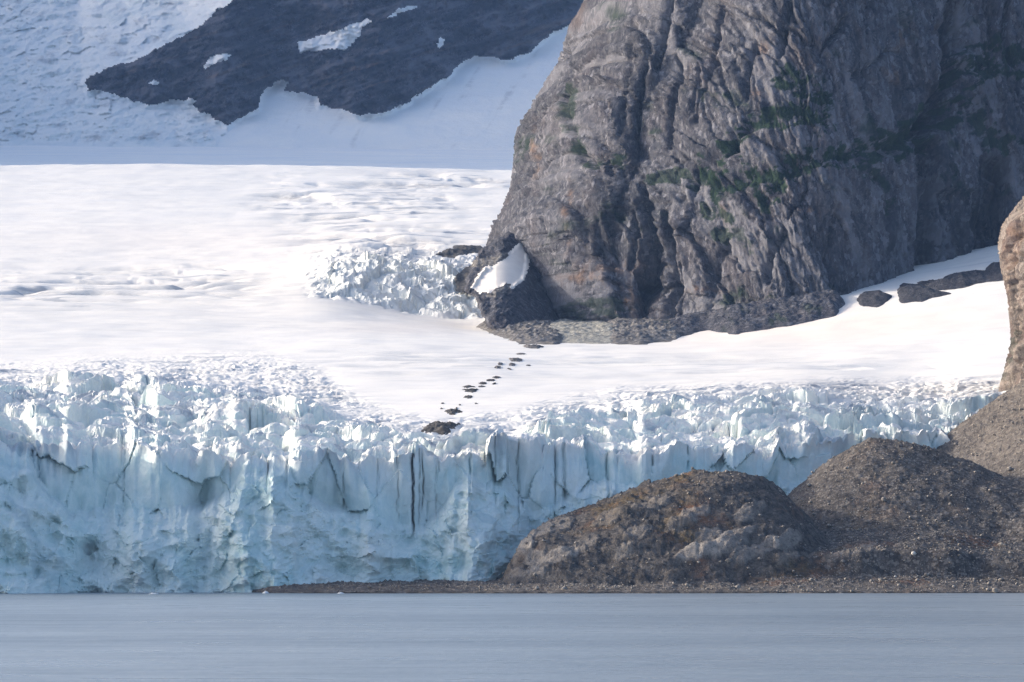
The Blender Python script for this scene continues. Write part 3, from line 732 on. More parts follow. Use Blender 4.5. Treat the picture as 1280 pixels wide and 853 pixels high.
dome_foot = lambda px: np.interp(px, [560, 640, 720, 860, 930, 970, 1000, 1030, 1060, 1100, 1150, 1250, 1500], [2694, 2680, 2656, 2612, 2592, 2583, 2580, 2582, 2590, 2612, 2644, 2680, 2720])
dome_rows = np.concatenate([np.arange(440, -12, -1.5), np.arange(-16, -80, -8.0), np.arange(-90, -420, -30.0)])
SIL = [(-420, 960), (-200, 840), (-100, 785), (0, 737), (20, 724), (40, 712), (60, 705), (80, 696), (100, 684), (115, 676), (130, 664), (150, 650), (170, 643), (200, 641), (230, 637), (260, 626), (290, 612), (310, 606), (330, 616), (360, 634), (400, 648), (440, 655)]
SIL = [(p, c) for p, c in SIL]
GULL = [([(837, -5), (830, 45), (822, 80)], 4, 7), ([(706, 60), (701, 110), (698, 138), (710, 168), (722, 200)], 4, 5), ([(752, 38), (746, 70), (737, 96)], 3, 3.5),
        ([(790, 5), (784, 50), (776, 120), (772, 180)], 2.5, 3), ([(808, 58), (800, 110), (796, 170), (797, 196)], 4, 6), ([(846, 68), (838, 130), (835, 182)], 4, 5.5), ([(872, 80), (867, 140)], 4, 4),
        ([(990, 5), (980, 40), (974, 66)], 4, 5), ([(1062, 16), (1045, 40), (1028, 62)], 5, 6), ([(941, 55), (934, 90), (930, 122)], 4, 4.5), ([(905, 5), (893, 60), (880, 110), (872, 150)], 4, 4),
        ([(1192, -5), (1195, 40), (1194, 85), (1182, 125), (1165, 158)], 11, 26), ([(1232, 0), (1238, 20), (1240, 60)], 4, 6), ([(1262, -5), (1258, 50), (1266, 80)], 5, 7),
        ([(805, 235), (808, 300), (803, 405)], 6, 9), ([(830, 262), (828, 340), (832, 395)], 6, 8), ([(790, 262), (788, 330)], 4, 5), ([(846, 330), (842, 405)], 3, 4),
        ([(666, 118), (660, 168)], 5, 2), ([(1078, 140), (1090, 85), (1110, 62), (1126, 66), (1130, 110), (1126, 150)], 2.6, 3.5), ([(1066, 100), (1076, 90)], 3, 3),
        ([(1000, 200), (1010, 240), (985, 275)], 3, 3.5), ([(1100, 240), (1110, 260), (1105, 290)], 2.5, 3), ([(912, 195), (930, 165)], 4, 4), ([(870, 210), (862, 260)], 3, 3.5),
        ([(1048, 255), (1040, 290), (1035, 330)], 4, 4), ([(980, 290), (960, 330), (955, 350)], 5, 4), ([(905, 300), (890, 330), (885, 370)], 5, 4), ([(690, 150), (684, 220), (676, 300)], 3, 3), ([(668, 200), (660, 260), (640, 330)], 3, 2.5)]
RECESS = [(1146, 1174, 172, 345, 26, 3), (1226, 1262, 195, 345, 24, 3), (1174, 1226, 236, 345, 11, 3), (716, 776, 258, 330, 4.5, 9), (796, 840, 250, 380, 5, 4)]
LEDGES = [([(880, 215), (905, 190), (930, 165)], 8, 5, 1.0), ([(930, 165), (962, 148), (1012, 144), (1030, 160)], 7, 5, 1.0), ([(895, 235), (950, 222), (1000, 203), (1060, 195), (1110, 182), (1150, 165)], 9, 6, 1.0),
          ([(1000, 205), (980, 225), (960, 250)], 7, 5, 1.0), ([(1110, 185), (1150, 165), (1178, 143), (1200, 140)], 12, 8, 1.0), ([(980, 95), (1010, 110), (1018, 130)], 9, 3, 1.0), ([(1022, 105), (1035, 125)], 7, 4, 1.0),
          ([(715, 185), (738, 200), (772, 205)], 5, 4, 0.9), ([(706, 110), (704, 150), (716, 185)], 6, 2, 0.8), ([(820, 225), (860, 222), (880, 230)], 6, 3, 0.85), ([(1206, 88), (1250, 70), (1285, 75)], 12, 6, 0.95), ([(1225, 150), (1240, 175), (1262, 185)], 8, 5, 0.9),
          ([(1080, 215), (1106, 240), (1110, 260)], 5, 4, 0.9), ([(885, 260), (905, 275), (900, 290)], 7, 4, 0.85), ([(720, 395), (740, 385), (770, 388)], 7, 3, 0.7), ([(920, 290), (940, 310)], 5, 3, 0.6)]
ORANGE = [(764, 338, 34, 14, 0.55), (728, 348, 26, 7, 0.55), (708, 270, 3, 40, 0.8), (1118, 92, 8, 10, 0.9), (1128, 45, 10, 20, 0.55), (1180, 32, 6, 9, 0.6), (868, 362, 22, 4, 0.8), (712, 10, 14, 24, 0.6), (660, 190, 3, 30, 0.7), (952, 60, 9, 9, 0.5), (948, 118, 9, 6, 0.5),
          (1010, 265, 16, 3, 0.7), (905, 265, 7, 12, 0.4), (1000, 75, 14, 10, 0.4), (790, 380, 18, 25, 0.5)]
STAIN_SHADE = [(808, 320, 10, 70, 0.8), (832, 320, 8, 55, 0.75), (1160, 260, 16, 88, 1.0), (1244, 255, 20, 72, 1.0), (1200, 290, 26, 48, 0.45), (1193, 55, 9, 75, 0.95), (1178, 130, 12, 30, 0.7), (1240, 30, 7, 40, 0.6), (740, 290, 26, 34, 0.45), (655, 142, 7, 25, 0.6), (790, 300, 6, 40, 0.5)]  # dark spots paint shade into recesses and the chimney, besides water streaks
TONGUE = [(588, 360), (598, 342), (618, 326), (640, 312), (654, 300), (663, 310), (660, 336), (656, 350), (640, 362), (632, 358), (615, 366), (598, 368)]
cliff, CV = build_cliff('cliff', dome_rows, SIL, dome_foot, 0.30, 85.0, 215.0, 1480.0, M_CLIFF, 'rock_slab', 200, GULL, RECESS, LEDGES, ORANGE, STAIN_SHADE, (17.0, 44.0), 1.0, 1.5)

# right-hand pillar cliff
pil_rows = np.concatenate([np.arange(560, 225, -1.6), np.arange(220, 60, -8.0)])
PSIL = [(60, 1440), (150, 1360), (200, 1315), (243, 1281), (262, 1263), (285, 1251), (305, 1247), (335, 1251), (370, 1259), (410, 1263), (430, 1263), (450, 1257), (470, 1253), (500, 1245), (560, 1232)]
pil_foot = lambda px: np.interp(px, [1200, 1500], [1860, 1900])
pillar, PVv = build_cliff('pillar_cliff', pil_rows, PSIL, pil_foot, 0.2, 26.0, 60.0, 1560.0, M_PILLAR, 'rock_slab', 300,
    [([(1266, 320), (1262, 350), (1272, 390)], 4, 4), ([(1275, 270), (1268, 300)], 3, 2.5), ([(1262, 440), (1275, 470)], 3, 3)], [], [([(1256, 470), (1266, 440), (1270, 420)], 4, 1.5, 0.5)], [(1268, 300, 10, 20, 0.5), (1262, 340, 5, 25, 0.5), (1275, 420, 6, 30, 0.3)],
    [(1264, 360, 4, 14, 0.7)], (9.0, 22.0), 0.62, 1.5, None, 0.2, 60)

# ------------------------------------------------------------------ moraine and outcrops at the cliff's foot
DB = np.full((460, 720), 9e9)
for arr in (CV.reshape(-1, 3), Vf[(Vf[:, 1] > 1520)]):
    x_, y_ = to_px(arr); x_ = np.floor(x_ / 2).astype(int) + 20; y_ = np.floor(y_ / 2).astype(int) + 10
    m_ = (x_ >= 0) & (x_ < 720) & (y_ >= 0) & (y_ < 460)
    np.minimum.at(DB, (y_[m_], x_[m_]), arr[m_, 1])
DB[DB > 8e9] = np.nan
for _ in range(6):
    if not np.isnan(DB).any(): break
    sh = np.stack([np.roll(DB, d_, a_) for d_, a_ in ((1, 0), (-1, 0), (1, 1), (-1, 1))])
    DB = np.where(np.isnan(DB), np.nanmin(np.where(np.isnan(sh), 9e9, sh), 0), DB); DB[DB > 8e9] = np.nan
DB = np.where(np.isnan(DB), 3000, DB)
def surf_Y(px, py):
    return DB[np.clip((py / 2).astype(int) + 10, 0, 459), np.clip((px / 2).astype(int) + 20, 0, 719)]
def on_surface(off, n=3, r=2):
    def fn(px, py):
        a = surf_Y(px, py)
        for _ in range(r):
            a = np.min([a, np.roll(a, 1, 0), np.roll(a, -1, 0), np.roll(a, 1, 1), np.roll(a, -1, 1)], 0)
        return blur(blur(a, n, 0), n, 1) - off
    return fn
def drape(name, cx, cy_, w, h, Y, height, mat, seed, poly=None, n=34, attrs=None, smooth=False, ydepth=None, **kw):
    """a low heap lying on the glacier: ragged outline, its own relief, edges sunk into the ice"""
    dpx = np.linspace(-1.15, 1.15, n)
    yd = ydepth
    gxx, gyy = np.meshgrid(dpx, dpx)
    r = np.hypot(gxx, gyy); ang = np.arctan2(gyy, gxx)
    edge = 0.80 + 0.34 * noise(np.cos(ang) * 1.7 + seed, np.sin(ang) * 1.7, seed) + 0.24 * noise(np.cos(ang) * 5 + seed, np.sin(ang) * 5, seed + 1)
    t = r / edge
    px = cx + gxx * w / 2
    Yy = Y + gyy * yd / 2
    zb = glacier_z(px.ravel(), Yy.ravel()).reshape(px.shape)
    X = (px - 640) / F * Yy
    height = height * 0.6
    hh = height * (np.maximum(0, 1 - t ** 2) ** 0.8) * (0.75 + 0.5 * noise(gxx * 3, gyy * 3, seed + 2) + 0.3 * noise(gxx * 8, gyy * 8, seed + 3)) + 0.06 - 1.2 * sstep(1.0, 1.12, t)
    V = np.stack([X, Yy, zb + hh], -1).reshape(-1, 3)
    Qd = grid_quads(n, n)
    m = (t.ravel()[Qd] < 1.12).all(1)
    return add(name, sub(name, V, Qd, np.nonzero(m)[0], mat, attrs or {}, smooth), **kw)

DEB = [(548, 535, 56, 'wide black debris heap melted out near the glacier brink', 3.2, 60), (566, 514, 24, 'dark oval debris heap just behind the widest black heap', 1.6, 26),
       (588, 487, 20, 'dark debris heap, larger of a stacked pair on smooth ice', 1.5, 30), (586, 482, 16, 'flat dark debris heap behind its larger twin on smooth ice', 1.0, 20), (586, 495, 12, 'small dark debris streak below the stacked pair of heaps', 0.8, 20)]
for i, (cx, cyy, w, lb, hgt, yd) in enumerate(DEB):
    drape('debris_heap', cx, cyy, w, 0, find_Y(cx, cyy + 2), hgt, M_DEBRIS, 400 + i, label=lb, cat='debris heap', group='debris heaps trailing over the glacier', ydepth=yd)
for i, (cx, cyy, w) in enumerate([(604, 479, 13), (613, 475, 13), (621, 472, 12), (602, 484, 9)]):
    drape('debris_heap', cx, cyy, w, 0, find_Y(cx, cyy), 0.9, M_DEBRIS, 410 + i, label='thin dark debris streak in the middle of the trail across smooth ice', cat='debris heap', group='debris heaps trailing over the glacier', ydepth=18)
for i, (cx, cyy, w) in enumerate([(645, 450, 22), (640, 456, 9), (625, 456, 8), (622, 460, 9), (652, 441, 14)]):
    drape('debris_heap', cx, cyy, w, 0, find_Y(cx, cyy), 1.1, M_GREY, 420 + i, label='small grey debris patch on snow below the moraine at the cliff foot', cat='debris heap', group='debris heaps trailing over the glacier', ydepth=24)
dr = np.random.default_rng(31)
for i in range(16):
    f_ = dr.random(); cx = 556 + 88 * f_ + dr.normal(0, 9); cyy = 520 - 66 * f_ + dr.normal(0, 3)
    drape('debris_heap', cx, cyy, dr.uniform(3.5, 7), 0, find_Y(cx, cyy), 0.8, M_DEBRIS, 440 + i, n=12, label='tiny dark grit patch scattered beside the debris trail on smooth ice', cat='debris heap', group='grit patches beside the debris trail', ydepth=dr.uniform(6, 12))
drape('debris_heap', 666, 435, 30, 0, 2385, 2.2, M_GREY, 430, label='grey rubble tongue tip just below the moraine', cat='debris heap', group='debris heaps trailing over the glacier', ydepth=40)
def heap(name, poly, mat, seed, hgt, taper=16.0, rough=1.0, dY=2.6, attrs=None, **kw):
    """a heap or outcrop standing on the glacier surface: outline given where it meets the snow, height in metres"""
    xs = [p[0] for p in poly]; ys = [p[1] for p in poly]
    cxs = np.arange(min(xs) - 8, max(xs) + 8, 1.6)
    Yn = min(find_Y(x, max(ys) + 4) for x in cxs[::12]); Yx = max(find_Y(x, min(ys) - 4) for x in cxs[::12])
    gp, gY_ = np.meshgrid(cxs, np.arange(Yn - 10, Yx + 10, dY))
    gpy = base_py(gp, gY_)
    X_ = (gp - 640) / F * gY_
    d = poly_sd(gp + 3 * noise(X_ * .1, gY_ * .04, seed) + 1.2 * noise(X_ * .35, gY_ * .14, seed + 1), gpy + 1.6 * noise(X_ * .1, gY_ * .04, seed + 2), poly)
    inn = np.maximum(-d, 0)
    h_ = hgt * (1 - np.exp(-inn / taper)) * (0.8 + 0.5 * fbm(X_ * .035, gY_ * .02, seed + 3, 3)) + rough * (1 - np.exp(-inn / 4.0)) * (1.6 * ridged(X_ * .09, gY_ * .05, seed + 4, 4) + 1.5 * fbm(X_ * .3, gY_ * .2, seed + 5, 3, .6) + 0.6) + 0.1 - 2.0 * sstep(0, 2.5, d)
    zb = glacier_z(gp.ravel(), gY_.ravel()).reshape(gp.shape)
    V = np.stack([X_, gY_, zb + h_], -1).reshape(-1, 3)
    Qd = grid_quads(*gp.shape)
    m = (d.ravel()[Qd] < 2.6).all(1)
    at = {k: (v(gp, gpy).ravel() if callable(v) else v * np.ones(gp.size)) for k, v in (attrs or {}).items()}
    return add(name, sub(name, V, Qd, np.nonzero(m)[0], mat, at, False), **kw)
def relief_patch(name, poly, Yfn, mat, seed, thick, step=1.5, attrs=None, up=0.0, **kw):
    """an irregular rock or snow body given by its outline in the view and its distance, with a rounded thick body"""
    xs = [p[0] for p in poly]; ys = [p[1] for p in poly]
    gx_, gy_ = np.meshgrid(np.arange(min(xs) - 8, max(xs) + 8, step), np.arange(max(ys) + 8, min(ys) - 8, -step))
    wx_ = gx_ + 2.2 * noise(gx_ * .12, gy_ * .12, seed) + 1.0 * noise(gx_ * .4, gy_ * .4, seed + 1); wy_ = gy_ + 1.6 * noise(gx_ * .12, gy_ * .12, seed + 2) + .7 * noise(gx_ * .4, gy_ * .4, seed + 3)
    d = poly_sd(wx_, wy_, poly)
    Yy = Yfn(gx_, gy_)
    body = thick * (1 - np.exp(-np.maximum(-d, 0) / 7.0)) + thick * 0.35 * ridged(gx_ * .05, gy_ * .06, seed + 4, 4) * sstep(0, -6, d) + thick * .15 * fbm(gx_ * .3, gy_ * .3, seed + 5, 3)
    Yy = Yy - body + 6 * sstep(0, 3, d)
    lump = up * thick * sstep(0, -9, d) * (0.35 + 0.5 * ridged(gx_ * .035, gy_ * .07, seed + 6, 4) + 0.5 * fbm(gx_ * .22, gy_ * .3, seed + 7, 4, .65))
    V = np.stack([(gx_ - 640) / F * Yy, Yy, H + (HOR - gy_) / F * Yy + lump], -1).reshape(-1, 3)
    Qd = grid_quads(*gx_.shape)
    m = (d.ravel()[Qd] < 2.6).all(1)
    at = {k: (v if not callable(v) else v(gx_, gy_)) * np.ones(gx_.size) if not callable(v) else v(gx_, gy_).ravel() for k, v in (attrs or {}).items()}
    return add(name, sub(name, V, Qd, np.nonzero(m)[0], mat, at, False), **kw)
rk = {'tone': 0.4, 'veg': lambda x, y: 0.7 * sstep(0.1, 0.5, fbm(x * .05, y * .08, 450, 3)), 'orange': 0.0, 'stain_shade': 0.15}
rk0 = {'tone': 0.3, 'veg': 0.0, 'orange': 0.0, 'stain_shade': 0.3}
sn0 = {'ice': 0.0, 'dirt': 0.0, 'dust_shade': 0.15, 'warm': 0.5}
gY = lambda off: (lambda px, py: find_grid(px, py) + off)
_ys = np.arange(1520, 4400, 8.0)
def find_grid(px, py):
    out = np.zeros(px.shape)
    for j in range(px.shape[1]):
        pys = np.minimum.accumulate(base_py(np.full(_ys.shape, px[0, j]), _ys))
        out[:, j] = np.interp(-py[:, j], -pys, _ys)
    return out
heap('moraine', [(596, 408), (612, 400), (650, 396), (690, 398), (700, 412), (712, 424), (692, 431), (650, 429), (612, 417)], M_GREY, 460, 5.0, 16.0, 1.5, kind='structure')
heap('moraine', [(742, 412), (770, 398), (830, 400), (862, 408), (846, 424), (800, 430), (770, 429), (748, 424)], M_GREY, 465, 4.0, 16.0, 1.6, kind='structure')
heap('rock_outcrop', [(806, 412), (850, 398), (905, 386), (960, 376), (1010, 366), (1046, 366), (1056, 378), (1046, 394), (1015, 402), (970, 410), (920, 418), (885, 412), (850, 421), (818, 421)], M_CLIFF, 470, 9.0, 12.0, 1.2, attrs=rk, label='long mossy rock ramp along the foot of the cliff', cat='rock outcrop', group='rock outcrops below the cliff')
heap('rock_outcrop', [(1070, 374), (1082, 366), (1100, 364), (1114, 369), (1112, 377), (1095, 384), (1080, 384)], M_CLIFF, 480, 2.5, 8.0, 0.8, attrs=rk0, label='small round dark outcrop alone in the shaded snow', cat='rock outcrop', group='rock outcrops below the cliff')
heap('rock_outcrop', [(1120, 360), (1132, 353), (1155, 355), (1170, 363), (1190, 366), (1170, 372), (1150, 377), (1128, 379), (1122, 370)], M_CLIFF, 490, 2.5, 8.0, 0.8, attrs=rk0, label='low dark outcrop in snow between round and long outcrops', cat='rock outcrop', group='rock outcrops below the cliff')
heap('rock_outcrop', [(1146, 352), (1175, 349), (1200, 339), (1232, 337), (1240, 328), (1262, 325), (1274, 346), (1230, 352), (1205, 359), (1180, 363), (1158, 360)], M_CLIFF, 500, 4.0, 10.0, 1.0, attrs=rk0, label='long dark outcrop rising through snow towards the warm pillar cliff', cat='rock outcrop', group='rock outcrops below the cliff')
gx_, gy_ = np.meshgrid(np.arange(562, 702, 1.3), np.arange(416, 284, -1.3))
APR = [(600, 314), (622, 300), (650, 286), (700, 286), (700, 420), (640, 420), (612, 408), (602, 388), (596, 370), (582, 362), (586, 344)]
wx_ = gx_ + 2.0 * noise(gx_ * .1, gy_ * .12, 700) + 0.9 * noise(gx_ * .4, gy_ * .4, 701); wy_ = gy_ + 1.6 * noise(gx_ * .1, gy_ * .12, 702) + .7 * noise(gx_ * .4, gy_ * .4, 703)
sda = poly_sd(wx_, wy_, APR); sdt = poly_sd(wx_, wy_, TONGUE)
band = np.minimum(poly_sd(wx_, wy_, [(572, 336), (590, 327), (612, 322), (632, 316), (637, 320), (620, 331), (596, 335)]), poly_sd(wx_, wy_, [(604, 372), (618, 362), (632, 355), (640, 356), (634, 364), (618, 374)]))
Ya = 2628 + (412 - gy_) * 1.2 + 0.013 * np.maximum(0, gx_ - 622) ** 2 + 0.35 * np.maximum(0, 620 - gx_) - (1 - sstep(-1, -6, sdt)) * (7.0 * ridged(gx_ * .035, gy_ * .045, 704, 4) + 1.6 * fbm(gx_ * .25, gy_ * .3, 705, 4, .65)) - 2.0 * sstep(2, -3, sdt) * (1 - sstep(2, -2, band)) + 9 * sstep(-2, 3, sda)
VA = np.stack([(gx_ - 640) / F * Ya, Ya, H + (HOR - gy_) / F * Ya], -1).reshape(-1, 3)
QA = grid_quads(*gx_.shape); qa = QA[:, 0]
ina = (sda.ravel()[QA] < 3).all(1); tg = (sdt.ravel()[qa] < 0) & (band.ravel()[qa] > 0); bn = (band.ravel()[qa] < 0)
add('rubble_apron', sub('rubble_apron', VA, QA, np.nonzero(ina & ~tg & ~bn)[0], M_CLIFF, {'veg': np.zeros(gx_.size), 'stain_shade': np.full(gx_.size, .25), 'orange': np.zeros(gx_.size), 'tone': np.full(gx_.size, .4)}, False), kind='structure')
atA = {k: v * np.ones(gx_.size) for k, v in sn0.items()}
add('snow_patch', sub('snow_patch', VA, QA, np.nonzero(ina & tg)[0], M_ICE, atA, True), label='bright tongue of old snow lying against the left foot of the cliff', cat='snow patch')
add('rubble_band', sub('rubble_band', VA, QA, np.nonzero(ina & bn & (gy_.ravel()[qa] < 345))[0], M_GREY, {}, False), label='flat grey rubble band cutting across the bright snow tongue', cat='rubble band')
add('rubble_band', sub('rubble_band', VA, QA, np.nonzero(ina & bn & (gy_.ravel()[qa] >= 345))[0], M_GREY, {}, False), label='grey rubble wedge at the lower end of the bright snow tongue', cat='rubble band')
heap('rubble_band', [(545, 319), (560, 311), (580, 307), (602, 308), (606, 315), (585, 319), (570, 321)], M_DEBRIS, 530, 3.0, 7.0, 1.3, label='dark rubble ridge on crevassed ice beside the cliff', cat='rubble band')
relief_patch('rubble_band', [(570, 350), (580, 336), (600, 332), (606, 340), (594, 352), (584, 366), (572, 362)], on_surface(3.0, 6), M_DEBRIS, 535, 4.0, attrs=None, label='dark stony ice lump left of the bright snow tongue', cat='rubble band')
heap('talus_cone', [(664, 420), (684, 404), (700, 398), (730, 400), (775, 406), (790, 420), (765, 428), (720, 429), (690, 426)], mat_simple('pale_talus', (0.20, 0.20, 0.18), (0.34, 0.33, 0.30), 0.3, 0.5), 540, 7.0, 14.0, 0.7, attrs=None, label='pale fan of fine talus spilling from the cliff foot', cat='talus')

# ------------------------------------------------------------------ shore land: beach, hill, rubble mound, scree
lc = np.concatenate([np.arange(300, 1290, 1.5), np.arange(1296, 1620, 8.0)])
lr = np.concatenate([np.arange(1424, 1640, 0.9), np.arange(1640, 1880, 2.2)])
LP, LY = np.meshgrid(lc, lr)
LX = (LP - 640) / F * LY
def zof(py, Y): return H + (HOR - py) / F * Y
shore = pw(lc, [(300, 1475), (326, 1462), (340, 1446), (400, 1440), (600, 1437), (700, 1436), (900, 1439), (1100, 1444), (1280, 1448), (1620, 1450)]) + 2.0 * noise(lc * 0.02, 0 * lc, 600) + 1.0 * noise(lc * 0.09, 0 * lc, 601)
inl = LY - shore[None, :]
beach = np.where(inl < 0, inl * 0.25, 1.1 * (1 - np.exp(-np.maximum(inl, 0) / 3.0)) + 0.03 * np.maximum(inl, 0))
spit = sstep(640, 600, LP)
beach = beach - spit * 0.25 * np.maximum(0, inl - pw(lc, [(300, 2), (330, 6), (400, 45), (600, 95)])[None, :]) ** 1.0
# rising ground to the right of the hill, with a dark bank along the beach
gr_w = sstep(840, 1010, LP)
bank = pw(lc, [(700, 0), (950, 2), (1030, 6.5), (1130, 8.5), (1200, 7.5), (1240, 5), (1300, 4), (1620, 6)])[None, :] + 1.0 * noise(LP * .03, LY * .02, 602)
bank_y = 1480 + 4 * noise(LP * 0.02, 0 * LP, 603)
ground = 0.15 * np.clip(inl, 0, 50) + bank * sstep(0, 7, LY - bank_y) + 0.13 * np.maximum(0, LY - 1495)
ground = ground * gr_w + (1 - gr_w) * 0.10 * np.maximum(0, inl - 8) * sstep(600, 720, LP)
ground = ground - 0.12 * np.maximum(0, LY - 1620)
# domed hill
cr = pw(lc, [(300, 760), (600, 745), (618, 738), (628, 722), (640, 700), (652, 682), (664, 669), (680, 656), (700, 646), (725, 637), (755, 627), (785, 613), (815, 603), (850, 595), (880, 590), (905, 589), (930, 592), (955, 601), (975, 613), (990, 627), (1005, 643), (1020, 660), (1040, 680), (1080, 710), (1150, 760), (1620, 900)])
Yc = pw(lc, [(300, 1500), (620, 1490), (660, 1512), (720, 1535), (850, 1550), (950, 1552), (1050, 1540), (1620, 1540)])
Yb = pw(lc, [(300, 1485), (620, 1476), (680, 1468), (760, 1464), (900, 1466), (1000, 1470), (1100, 1480), (1620, 1490)])
Zc = zof(cr, Yc)
t = (LY - Yb[None, :]) / (Yc - Yb)[None, :]
hill = np.where(t <= 1, np.sin(np.pi / 2 * np.clip(t, 0, 1)) ** 0.86 * (Zc - 2.5)[None, :] + 2.5 - 40 * np.maximum(0, -t), 0) + np.where(t > 1, Zc[None, :] - 22 * np.maximum(t - 1, 0) ** 1.4, 0)
# conical rubble mound
mx, my, mz = (1095 - 640) / F * 1612, 1612.0, zof(549, 1612)
dxm = LX - mx
dm = np.sqrt(np.where(dxm < 0, dxm * 0.80, dxm * 0.40) ** 2 + (np.where(LY < my, 0.62, 0.9) * (LY - my)) ** 2 + 36.0) - 6.0
mound = mz - dm + 4.0 * fbm(LX * 0.035, LY * 0.03, 605, 4) * sstep(-1, 10, dm)
# scree slope
scree = 54.8 + .69 * (LX - 168) + np.where(LY < 1705, .31, -0.05) * (LY - 1705) + 1.2 * fbm(LX * .02, LY * .02, 606, 3)
scree = np.minimum(scree, 54.8 + .69 * 80 + 0.3 * (LX - 248))
def smax(a, b, k): 
    h = clip01(0.5 + 0.5 * (a - b) / k); return b + (a - b) * h + k * h * (1 - h)
L0 = smax(beach, ground, 1.2)
L1 = smax(L0, hill, 1.5)
L2 = smax(L1, mound, 3.0)
L3 = smax(L2, scree, 4.0)
LZ = np.where(inl < 0, beach, L3)
reg = np.zeros(LZ.shape, int)                                   # 0 beach, 1 hill, 2 mound, 3 scree, 4 ground
reg = np.where(ground > beach + 0.6, 4, reg); reg = np.where(hill > L0 + 0.2, 1, reg); reg = np.where(mound > L1, 2, reg); reg = np.where(scree > L2, 3, reg)
PXl = LP; PYl = HOR - F * (LZ - H) / LY
# knobs and slabs of bedrock on the hill
pale = np.zeros(LZ.shape)
SLAB = [(655, 676, 14, 20, 3.0, 1.0), (676, 664, 15, 12, 2.0, 0.8), (702, 695, 22, 9, 1.6, 0.9), (668, 697, 14, 8, 1.2, 0.7), (868, 692, 26, 9, 3.0, 0.8), (905, 684, 30, 10, 3.4, 0.85), (945, 690, 34, 10, 3.4, 0.9), (920, 668, 26, 9, 2.6, 0.75), (985, 678, 18, 9, 2.6, 0.5), (936, 640, 20, 10, 2.4, 0.45),
        (800, 668, 18, 9, 1.8, 0.4), (760, 650, 20, 8, 1.6, 0.35), (852, 655, 22, 8, 1.8, 0.45), (815, 632, 26, 8, 1.8, 0.35), (985, 700, 18, 8, 2.0, 0.4), (885, 668, 16, 8, 2.0, 0.45), (735, 680, 14, 8, 1.6, 0.35), (870, 640, 16, 7, 1.6, 0.4), (1045, 700, 20, 8, 2, .25), (1080, 690, 16, 6, 1.5, .3), (700, 655, 16, 9, 1.4, .45), (780, 688, 16, 7, 1.4, .4)]
slabid = np.zeros(LZ.shape, np.int64)
pale = (reg == 1) * 0.85 * sstep(735, 640, PXl) * sstep(-0.35, 0.15, fbm(LX * .07, LY * .04, 607, 3)) * sstep(728, 715, PYl)  # paler towards the left end: sunlight on that face painted into the colour
for i, (sx_, sy_, rx, ry2, hgt, k) in enumerate(SLAB):
    a_ = (PXl - sx_) + 6 * noise(LX * .2, LY * .1, 610 + i); b_ = (PYl - sy_) + 0.28 * (PXl - sx_) + 3 * noise(LX * .25, LY * .12, 640 + i)
    q = (np.abs(a_) / rx) ** 2.6 + (np.abs(b_) / ry2) ** 2.6
    g = sstep(1.15, 0.6, q) * (inl > 8)
    LZ = LZ + g * hgt * 0.45 * (0.7 + 0.35 * fbm(LX * .06 + .03 * LY, LY * .10, 670 + i, 4))
    pale = np.maximum(pale, k * g)
    slabid = np.where((q < 0.95) & (inl > 8), i + 1, slabid)
act = sstep(1, 12, inl)
LQ = LY + 2.0 * LZ
nearc = np.exp(-((t - 1.0) / 0.35) ** 2)
str_ = (LZ * 0.30 + LX * 0.085 + 0.9 * noise(LX * .03, LY * .03, 627) + 0.3 * noise(LX * .12, LY * .1, 628)) % 1.0
kn0 = blur(blur((reg == 1) * 1.0, 4, 0), 4, 1)
strata = np.where(str_ < 0.75, str_ / 0.75, (1 - str_) / 0.25)
LZ = LZ + act * kn0 * 1.3 * (strata - 0.5) * clip01(0.5 + 1.2 * noise(LX * .025, LY * .02, 629))
vl, elx, cl, oxl, oyl = voronoi((LX + 2 * noise(LX * .1, LQ * .08, 620)) / 6.0, (LQ + 3 * noise(LX * .1, LQ * .08, 621)) / 9.0, 622)
kn = (reg == 1) * 1.0; kn = blur(blur(kn, 4, 0), 4, 1)
LZ = LZ + act * (kn * ((crnd(cl, 1) - .45) * 1.5 + (crnd(cl, 2) - .5) * oxl * 2.0 + 0.4 * np.minimum(elx / .4, 1)) * sstep(-0.2, 0.3, fbm(LX * .03, LQ * .03, 623, 3)) + (1.2 + 2.2 * kn) * (1 - 0.7 * kn * nearc) * fbm(LX * .045, LQ * .035, 624, 4, .55) + 1.0 * ridged(LX * .05 + 0.02 * LQ, LQ * .03, 633, 3) * (1 - kn) + (0.3 + 0.35 * kn) * fbm(LX * .4, LQ * .35, 625, 3, .6))
v4, e4, c4, ox4, oy4 = voronoi(LX / 1.7, LQ / 2.6, 626)
LZ = LZ + act * sstep(.55, .9, crnd(c4, 1)) * np.maximum(0, 0.45 - v4) * 1.6
LV = np.stack([LX, LY, LZ], -1).reshape(-1, 3)
QL = grid_quads(*LZ.shape)
ql = QL[:, 0]
gn = fbm(LX * .04, LY * .035, 630, 4)
grass = clip01((reg == 1) * 0.9 * sstep(-0.05, 0.35, gn) + (reg == 4) * 0.7 * sstep(0.0, 0.35, gn) + (reg == 2) * 0.35 * sstep(0.1, 0.4, gn) + (reg == 0) * 0.3 * sstep(.1, .4, gn) + (reg == 3) * 0.4 * sstep(.2, .45, gn))
scr = blur(blur((reg == 3) * 1.0, 6, 0), 6, 1) * clip01(0.75 + 0.6 * fbm(LX * .05, LY * .03, 631, 3)) * sstep(640, 560, PYl) + 0.45 * (reg == 0) + 0.25 * (reg == 2)
wet = sstep(1.0, 0.15, LZ) * 0.75 * sstep(-0.5, 0.2, noise(LX * 0.2, LY * .3, 632))
at = {'grass': (grass * (1 - clip01(pale * 1.6))).ravel(), 'pale': pale.ravel(), 'scree': clip01(scr).ravel(), 'wet': wet.ravel(), 'rubble': np.where(reg == 1, 0.18, np.where(reg == 3, 0.4, 0.55)).ravel()}
